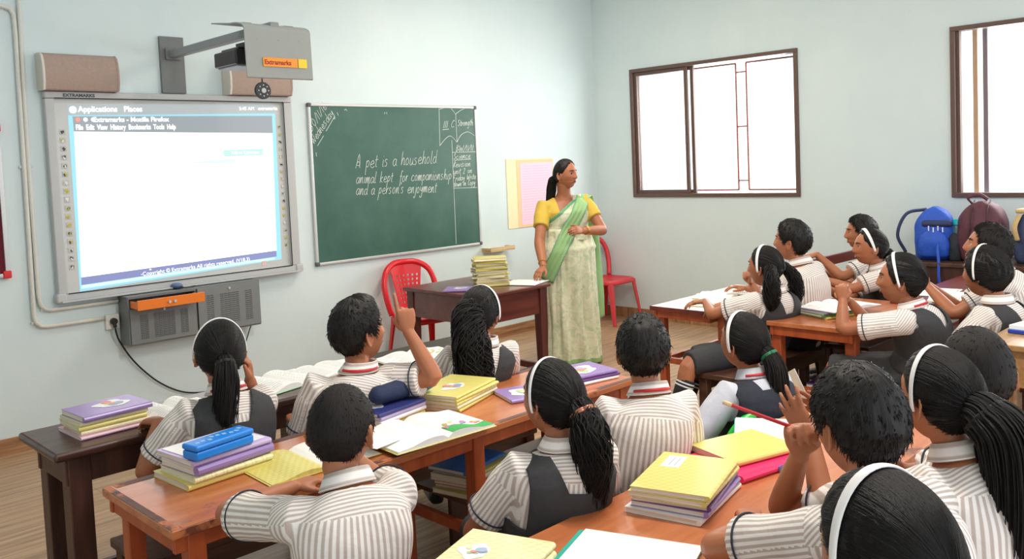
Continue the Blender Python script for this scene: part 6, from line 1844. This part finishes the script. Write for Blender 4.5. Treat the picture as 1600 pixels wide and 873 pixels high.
# red pencil in the boy's hand, white slips in the girl's hands
pc = thing('pencil', 'red pencil with pale tip held beside the boy\'s face', 'pencil', (-5.245, -4.86, 1.0))
d0, d1 = Vector((.06, -.02, -.02)), Vector((-.075, .09, .055))
MB().tube([d0, d1], .0042, 6).build('pencil_body', M_TIE, pc)
MB().tube([d1, d1 + (d1 - d0).normalized() * .018], .0048, 10).build('eraser', plain('pale_eraser', (226, 200, 150), .7), pc, smooth=True)
sl = MB().box((0, 0, 0), (.075, .0015, .11)).build('paper_slip', M_PAPER); sl.location = (-4.945, -4.74, 1.0); sl.rotation_euler = (R(-20), R(20), R(40))
tag(sl, 'white folded paper slip between the joined hands', 'paper')

# ================================================================ TEACHER
def saree_mat():
    m, nt, b = newmat('printed_saree')
    tc = N(nt, 'ShaderNodeTexCoord')
    vz = N(nt, 'ShaderNodeTexNoise', Scale=16.0, Detail=6.0, Roughness=.62, Distortion=1.2); nt.links.new(tc.outputs['Object'], vz.inputs['Vector'])
    cr = N(nt, 'ShaderNodeValToRGB'); e = cr.color_ramp.elements
    e[0].position = .36; e[0].color = lin((188, 203, 166)); e[1].position = .60; e[1].color = lin((228, 226, 198)); k = e.new(.47); k.color = lin((211, 215, 182))
    nt.links.new(vz.outputs['Fac'], cr.inputs['Fac']); nt.links.new(cr.outputs['Color'], b.inputs['Base Color'])
    b.inputs['Roughness'].default_value = .7; b.inputs['Specular IOR Level'].default_value = .3; b.inputs['Sheen Weight'].default_value = .2
    n = N(nt, 'ShaderNodeTexNoise', Scale=14.0, Detail=4.0, Distortion=.8); nt.links.new(tc.outputs['Object'], n.inputs['Vector'])
    bp = N(nt, 'ShaderNodeBump', Strength=.3, Distance=.015); nt.links.new(n.outputs['Fac'], bp.inputs['Height']); nt.links.new(bp.outputs['Normal'], b.inputs['Normal'])
    return m
M_SAREE = saree_mat(); M_BORDER = plain('green_saree_border', (146, 186, 126), .65, .08, 30); M_BORD2 = plain('teal_saree_edge', (104, 166, 128), .65, .06); M_BLOUSE = plain('yellow_blouse', (206, 174, 66), .75, .06, 30, .2, bscale=30)
M_GOLD = plain('gold', (214, 160, 72), .25, .05, metal=.9)

def teacher():
    hc = (-1.835, -1.205, 1.49)
    b = Body(hc, (172, 0, 0), 216, (-1.83, -1.19, .90), 1.0, adult=True)
    root = thing('person', 'woman teacher in yellow blouse and pale green saree resting one hand on the table', 'person', (-1.83, -1.19, 0))
    b.root_loc = Vector((-1.83, -1.19, 0)); rl = b.root_loc
    b.sh['R'] = b.sh['R'] + Vector((-.03, -.02, -.03))
    b.set_arm('R', wr=(-2.285, -1.35, .785), pole=(-.5, -.2, -.9), D=(-.85, -.15, -.4), Np=(-.1, 0, -1), pose='press', hand_s=.95)
    b.set_arm('L', wr=(-1.955, -1.455, 1.065), el=(-1.69, -1.44, 1.045), D=(-.85, -.1, .12), Np=(.15, .7, -.4), pose='cup', hand_s=.95)
    def loc(mb):
        mb.v = [(v[0] - rl.x, v[1] - rl.y, v[2]) for v in mb.v]; return mb
    mb = MB(); head_mb(mb, b.Mh, 48)
    mb.tube([b.skull_base + Vector((0, 0, .04)), b.skull_base, b.nb.lerp(b.skull_base, .5), b.nb, b.nb - b.up * .06], [.045, .052, .053, .058, .07], 22)
    b.torso(mb)
    for side in 'RL': b.arm_mb(mb, side)
    for sg in (-1, 1):
        hj = b.hip + b.rt * sg * .085; an = Vector((hj.x, hj.y, .09)); mb.tube([hj, hj.lerp(an, .5), an], [.09, .06, .04], 14)
        mb.tube([an + Vector((0, 0, -.05)) - b.fw * .03, an + Vector((0, 0, -.055)) + b.fw * .08, an + Vector((0, 0, -.07)) + b.fw * .15], [.034, .034, .02], 12)
    fuse(loc(mb), 'body', M_SKIN, root, .0042, 2, .4)
    # blouse
    bm_ = MB(); b.torso(bm_, .012, .5, .985, steps=20)
    for side in 'RL':
        A = b.arms[side]; S, E = A['S'], A['E']; inner = b.nb - b.up * .06 + (S - b.nb) * .35
        bm_.tube([inner, S, S.lerp(E, .3), S.lerp(E, .56)], [.054, .066, .063, .059], 20)
    bo = fuse(loc(bm_), 'blouse', M_BLOUSE, root, .006, 3, .5)
    bm = bmesh.new(); bm.from_mesh(bo.data)
    nbl = b.nb - rl
    pl = [(nbl + b.rt * .082, b.rt - b.up * .18), (nbl - b.rt * .082, -b.rt - b.up * .18), (nbl - b.up * .10, b.up)]
    for co, no in pl: bmesh.ops.bisect_plane(bm, geom=bm.verts[:] + bm.edges[:] + bm.faces[:], plane_co=co, plane_no=no)
    kill = [f for f in bm.faces if all((f.calc_center_median() - co).dot(no) < 0 for co, no in pl[:2]) and (f.calc_center_median() - pl[2][0]).dot(b.up) > 0]
    bmesh.ops.delete(bm, geom=kill, context='FACES'); bm.to_mesh(bo.data); bm.free()
    wrinkle(bo, .003, 10, 4)
    # saree wrapped round the lower body with pleats
    rings = []; n = 150
    for i in range(48):
        v = i / 47; z = 1.07 - v * 1.055
        hw = np.interp(v, [0, .08, .2, .4, .7, 1], [.178, .196, .208, .203, .205, .225]); hd = np.interp(v, [0, .08, .2, .4, .7, 1], [.148, .16, .168, .168, .175, .195])
        cx, cy = -1.83, -1.19
        ring = []
        for j in range(n):
            a = 2 * PI * j / n
            x, y = sup(a, .8)   # x to her right, y forward
            front = max(0, y) ** 1.2
            amp = .004 + .016 * v ** .8
            pl_ = (math.sin(15 * a + 2.2 * math.sin(2.4 * v + 1) + 1.6 * x) + .4 * math.sin(31 * a + 3 * v)) * amp * (.25 + .95 * front * (1 if x < .45 else .3))
            pl_ += .010 * nz1((x * 2.2, y * 2.2, v * 2.0)) + .012 * math.sin(4 * a + 5 * v) * v
            tz = max(0.0, (z - .9) / (b.nb.z - .9)); cc = b.spine(tz); cx, cy = cc.x, cc.y
            if tz > 0:
                hw = max(hw, np.interp(tz, [0, .22, .42, .6], [.19, .165, .155, .165]) + .032); hd = max(hd, np.interp(tz, [0, .22, .42, .6], [.15, .135, .125, .14]) + .032)
            swag = .012 * math.sin(9 * v + 4 * x) * front * (1 - v)
            q = b.rt * (x * (hw + pl_ + swag)) + b.fw * (y * (hd + pl_ + swag))
            ring.append((cx + q.x, cy + q.y, z + .012 * math.sin(6 * a) * (v > .98)))
        rings.append(ring)
    sk = MB(); o0 = sk.loft(rings, cap=False)
    for k in range(len(sk.f)):
        if (k // n) >= 45: sk.m[k] = 1
    sko = loc(sk).build('saree', [M_SAREE, M_BORDER], root, smooth=True)
    sd = sko.modifiers.new('sol', 'SOLIDIFY'); sd.thickness = .004; sd.offset = 1
    # upper drape from the right hip over the left shoulder
    dm = MB(); b.torso(dm, .022, -.26, .985, n=84, steps=90)
    me = bpy.data.meshes.new('pallu'); me.from_pydata(dm.v, [], [f for f in dm.f if len(f) == 4])
    bm = bmesh.new(); bm.from_mesh(me)
    f = b.up.cross(-b.rt).normalized()
    if f.dot(b.fw) < 0: f = -f
    p1 = b.nb + b.rt * .18 - b.up * .185; p2 = b.nb - b.rt * .062 + b.up * .0
    d = (p2 - p1).normalized(); no = f.cross(d).normalized()
    if no.dot(b.up) < 0: no = -no
    q1 = b.nb + b.rt * .10 - b.up * .50; q2 = b.nb - b.rt * .165 - b.up * .03
    d2 = (q2 - q1).normalized(); n2 = f.cross(d2).normalized()
    if n2.dot(b.up) < 0: n2 = -n2
    left_pl = (b.nb - b.rt * .168, b.rt)
    for co, nn in ((p1, no), (p1 - no * .022, no), (q1, n2), (q1 + n2 * .075, n2), (q1 + n2 * .088, n2)):
        bmesh.ops.bisect_plane(bm, geom=bm.verts[:] + bm.edges[:] + bm.faces[:], plane_co=co, plane_no=nn)
    kill = []
    for fa in bm.faces:
        c = fa.calc_center_median(); frontside = (c - b.spine(.6)).dot(f) > -.02
        dd = (c - p1).dot(no); d3 = (c - q1).dot(n2)
        if dd > 0 or (d3 < 0 and c.z < .98): kill.append(fa); continue
        if dd > -.022: fa.material_index = 2
    bmesh.ops.delete(bm, geom=kill, context='FACES')
    for v in bm.verts:
        c = v.co; w = .006 * math.sin(((c - p1).dot(no)) * 62 + 1.5 * nz1((c.x * 5, c.y * 5, c.z * 5)))
        rad = (c - b.spine(.6)); rad -= b.up * rad.dot(b.up)
        d3 = (c - q1).dot(n2); low = min(1, max(0, (1.16 - c.z) / .12)); hi = min(1, max(0, (c.z - 1.2) / .08))
        w += low * (-.012) + hi * .008
        v.co = c + rad.normalized() * (w + .004) - rl
    bmesh.ops.recalc_face_normals(bm, faces=bm.faces); bm.to_mesh(me); bm.free(); me.shade_smooth()
    for m in (M_SAREE, M_BORDER, M_BORD2): me.materials.append(m)
    po = bpy.data.objects.new('saree_drape', me); COL.objects.link(po); po.parent = root
    sd = po.modifiers.new('sol', 'SOLIDIFY'); sd.thickness = .004; sd.offset = 1
    # broad green border running from the left shoulder to the right hip
    def front(x, z):
        tz = (z - .9) / (b.nb.z - .9)
        if z > 1.0:
            hw = np.interp(tz, [0, .22, .42, .6, .74, .84, .92, .98], [.19, .165, .155, .165, .172, .17, .125, .09]); hd = np.interp(tz, [0, .22, .42, .6, .74, .84, .92, .98], [.15, .135, .125, .14, .14, .11, .085, .075])
            k = min(1, (z - 1.0) / .12); hw += .042 * k + .05 * (1 - k); hd += .040 * k + .05 * (1 - k)
        else:
            hw, hd = np.interp(z, [.5, .8, .9, 1.0], [.226, .228, .228, .222]), np.interp(z, [.5, .8, .9, 1.0], [.19, .192, .19, .19])
        c = b.spine(max(0, min(1, tz))) if tz > 0 else b.hip
        q = min(.985, abs(x) / hw); y = hd * (1 - q ** 2.5) ** (1 / 2.5)
        return Vector((c.x, c.y, z)) + b.rt * x + b.fw * y
    cen = spline([(-.128, 1.312, 0), (-.11, 1.26, 0), (-.035, 1.13, 0), (.055, .99, 0), (.135, .84, 0), (.205, .68, 0)], 8)
    rg = []
    for i, p in enumerate(cen):
        tq = cen[min(i + 1, len(cen) - 1)] - cen[max(i - 1, 0)]; tq.normalize(); nq = Vector((tq.y, -tq.x, 0)); row = []
        for k in range(15):
            o = (k / 14 - .5) * .105
            pt = p + nq * o
            row.append(front(pt.x, pt.y) + b.fw * (.007 + .004 * math.sin(k * 1.5 + i * .25)))
        rg.append(row)
    bm2 = MB(); bm2.loft(rg, closed=False, cap=False)
    for k in range(len(bm2.f)): bm2.m[k] = 1 if k % 14 in (0, 13) else 0
    bo2 = loc(bm2).build('saree_border', [M_BORDER, M_BORD2], root, smooth=True)
    sd = bo2.modifiers.new('sol', 'SOLIDIFY'); sd.thickness = .004
    # loose end falling from the left shoulder behind the arm
    sh = b.sh['L']; rg = []
    path = [b.nb - b.rt * .10 + f * .085 - b.up * .045, b.nb - b.rt * .125 + f * .02 + b.up * .018, b.nb - b.rt * .14 - f * .09 - b.up * .03, b.nb - b.rt * .17 - f * .16 - b.up * .25, b.nb - b.rt * .19 - f * .17 - b.up * .55, b.nb - b.rt * .20 - f * .175 - Vector((0, 0, .82)), b.nb - b.rt * .20 - f * .175 - Vector((0, 0, 1.02))]
    P = spline(path, 7)
    for i, p in enumerate(P):
        u = i / (len(P) - 1); hwid = .06 + .08 * min(1, u * 2.2)
        row = []
        for k in range(25):
            t = k / 24 * 2 - 1
            row.append(p - b.rt * (t * hwid) + f * (.014 * math.sin(t * 9 + u * 2) * (.3 + u)) - b.up * (.02 * abs(t) * (1 - u)))
        rg.append(row)
    pm = MB(); pm.loft(rg, closed=False, cap=False)
    for k in range(len(pm.f)):
        c = k % 24
        pm.m[k] = 1 if c >= 14 else (2 if c >= 13 else 0)
    pe = loc(pm).build('saree_end', [M_SAREE, M_BORDER, M_BORD2], root, smooth=True)
    sd = pe.modifiers.new('sol', 'SOLIDIFY'); sd.thickness = .004
    # head
    before = set(COL.objects)
    face_parts(None, b.Mh, 1.0, (.2, 1, 0), .003, True, True)
    hair_cap(None, b.Mh, 1.0, [(0, 56), (30, 46), (58, 24), (80, 4), (95, -6), (115, -28), (150, -40), (180, -42)], (.010, .011), M_HAIR, 2.2, .0013, part=True)
    base = b.Mh @ Vector((0, -.085, -.03)); b2 = b.Mh @ Vector((0, -.115, -.045))
    tail(None, [base, b2, b2 + Vector((.0, .02, -.07)), b2 + Vector((-.01, .035, -.18)), b2 + Vector((-.01, .03, -.3))], [.03, .036, .036, .03, .018], seed=51, n=50) if False else tail(None, [base, b2, b2 + Vector((.0, .02, -.07)), b2 + Vector((-.01, .035, -.18)), b2 + Vector((-.01, .03, -.3))], [.03, .036, .036, .03, .018], seed=51)
    for side, r0 in (('R', .026), ('L', .026)):
        A = b.arms[side]; dd = (A['W'] - A['E']).normalized(); x = dd.orthogonal().normalized(); y = dd.cross(x)
        for k in range(1 if side == 'R' else 2):
            q = MB(); c = A['W'] - dd * (.045 + .012 * k); r1 = .031
            q.tube([c + (x * math.cos(a) + y * math.sin(a)) * r1 for a in np.linspace(0, 2 * PI, 29)], .003, 8); q.build('bangle', M_GOLD, None, smooth=True)
    for sx in (-1, 1):
        MB().ball(b.Mh @ Vector((sx * .078, -.004, -.046)), .005, 8).build('earring', M_GOLD, None, smooth=True)
    for o in set(COL.objects) - before:
        if o.parent is None: o.parent = root; o.location = (-rl.x, -rl.y, 0)
teacher()
bpy.context.view_layer.update()
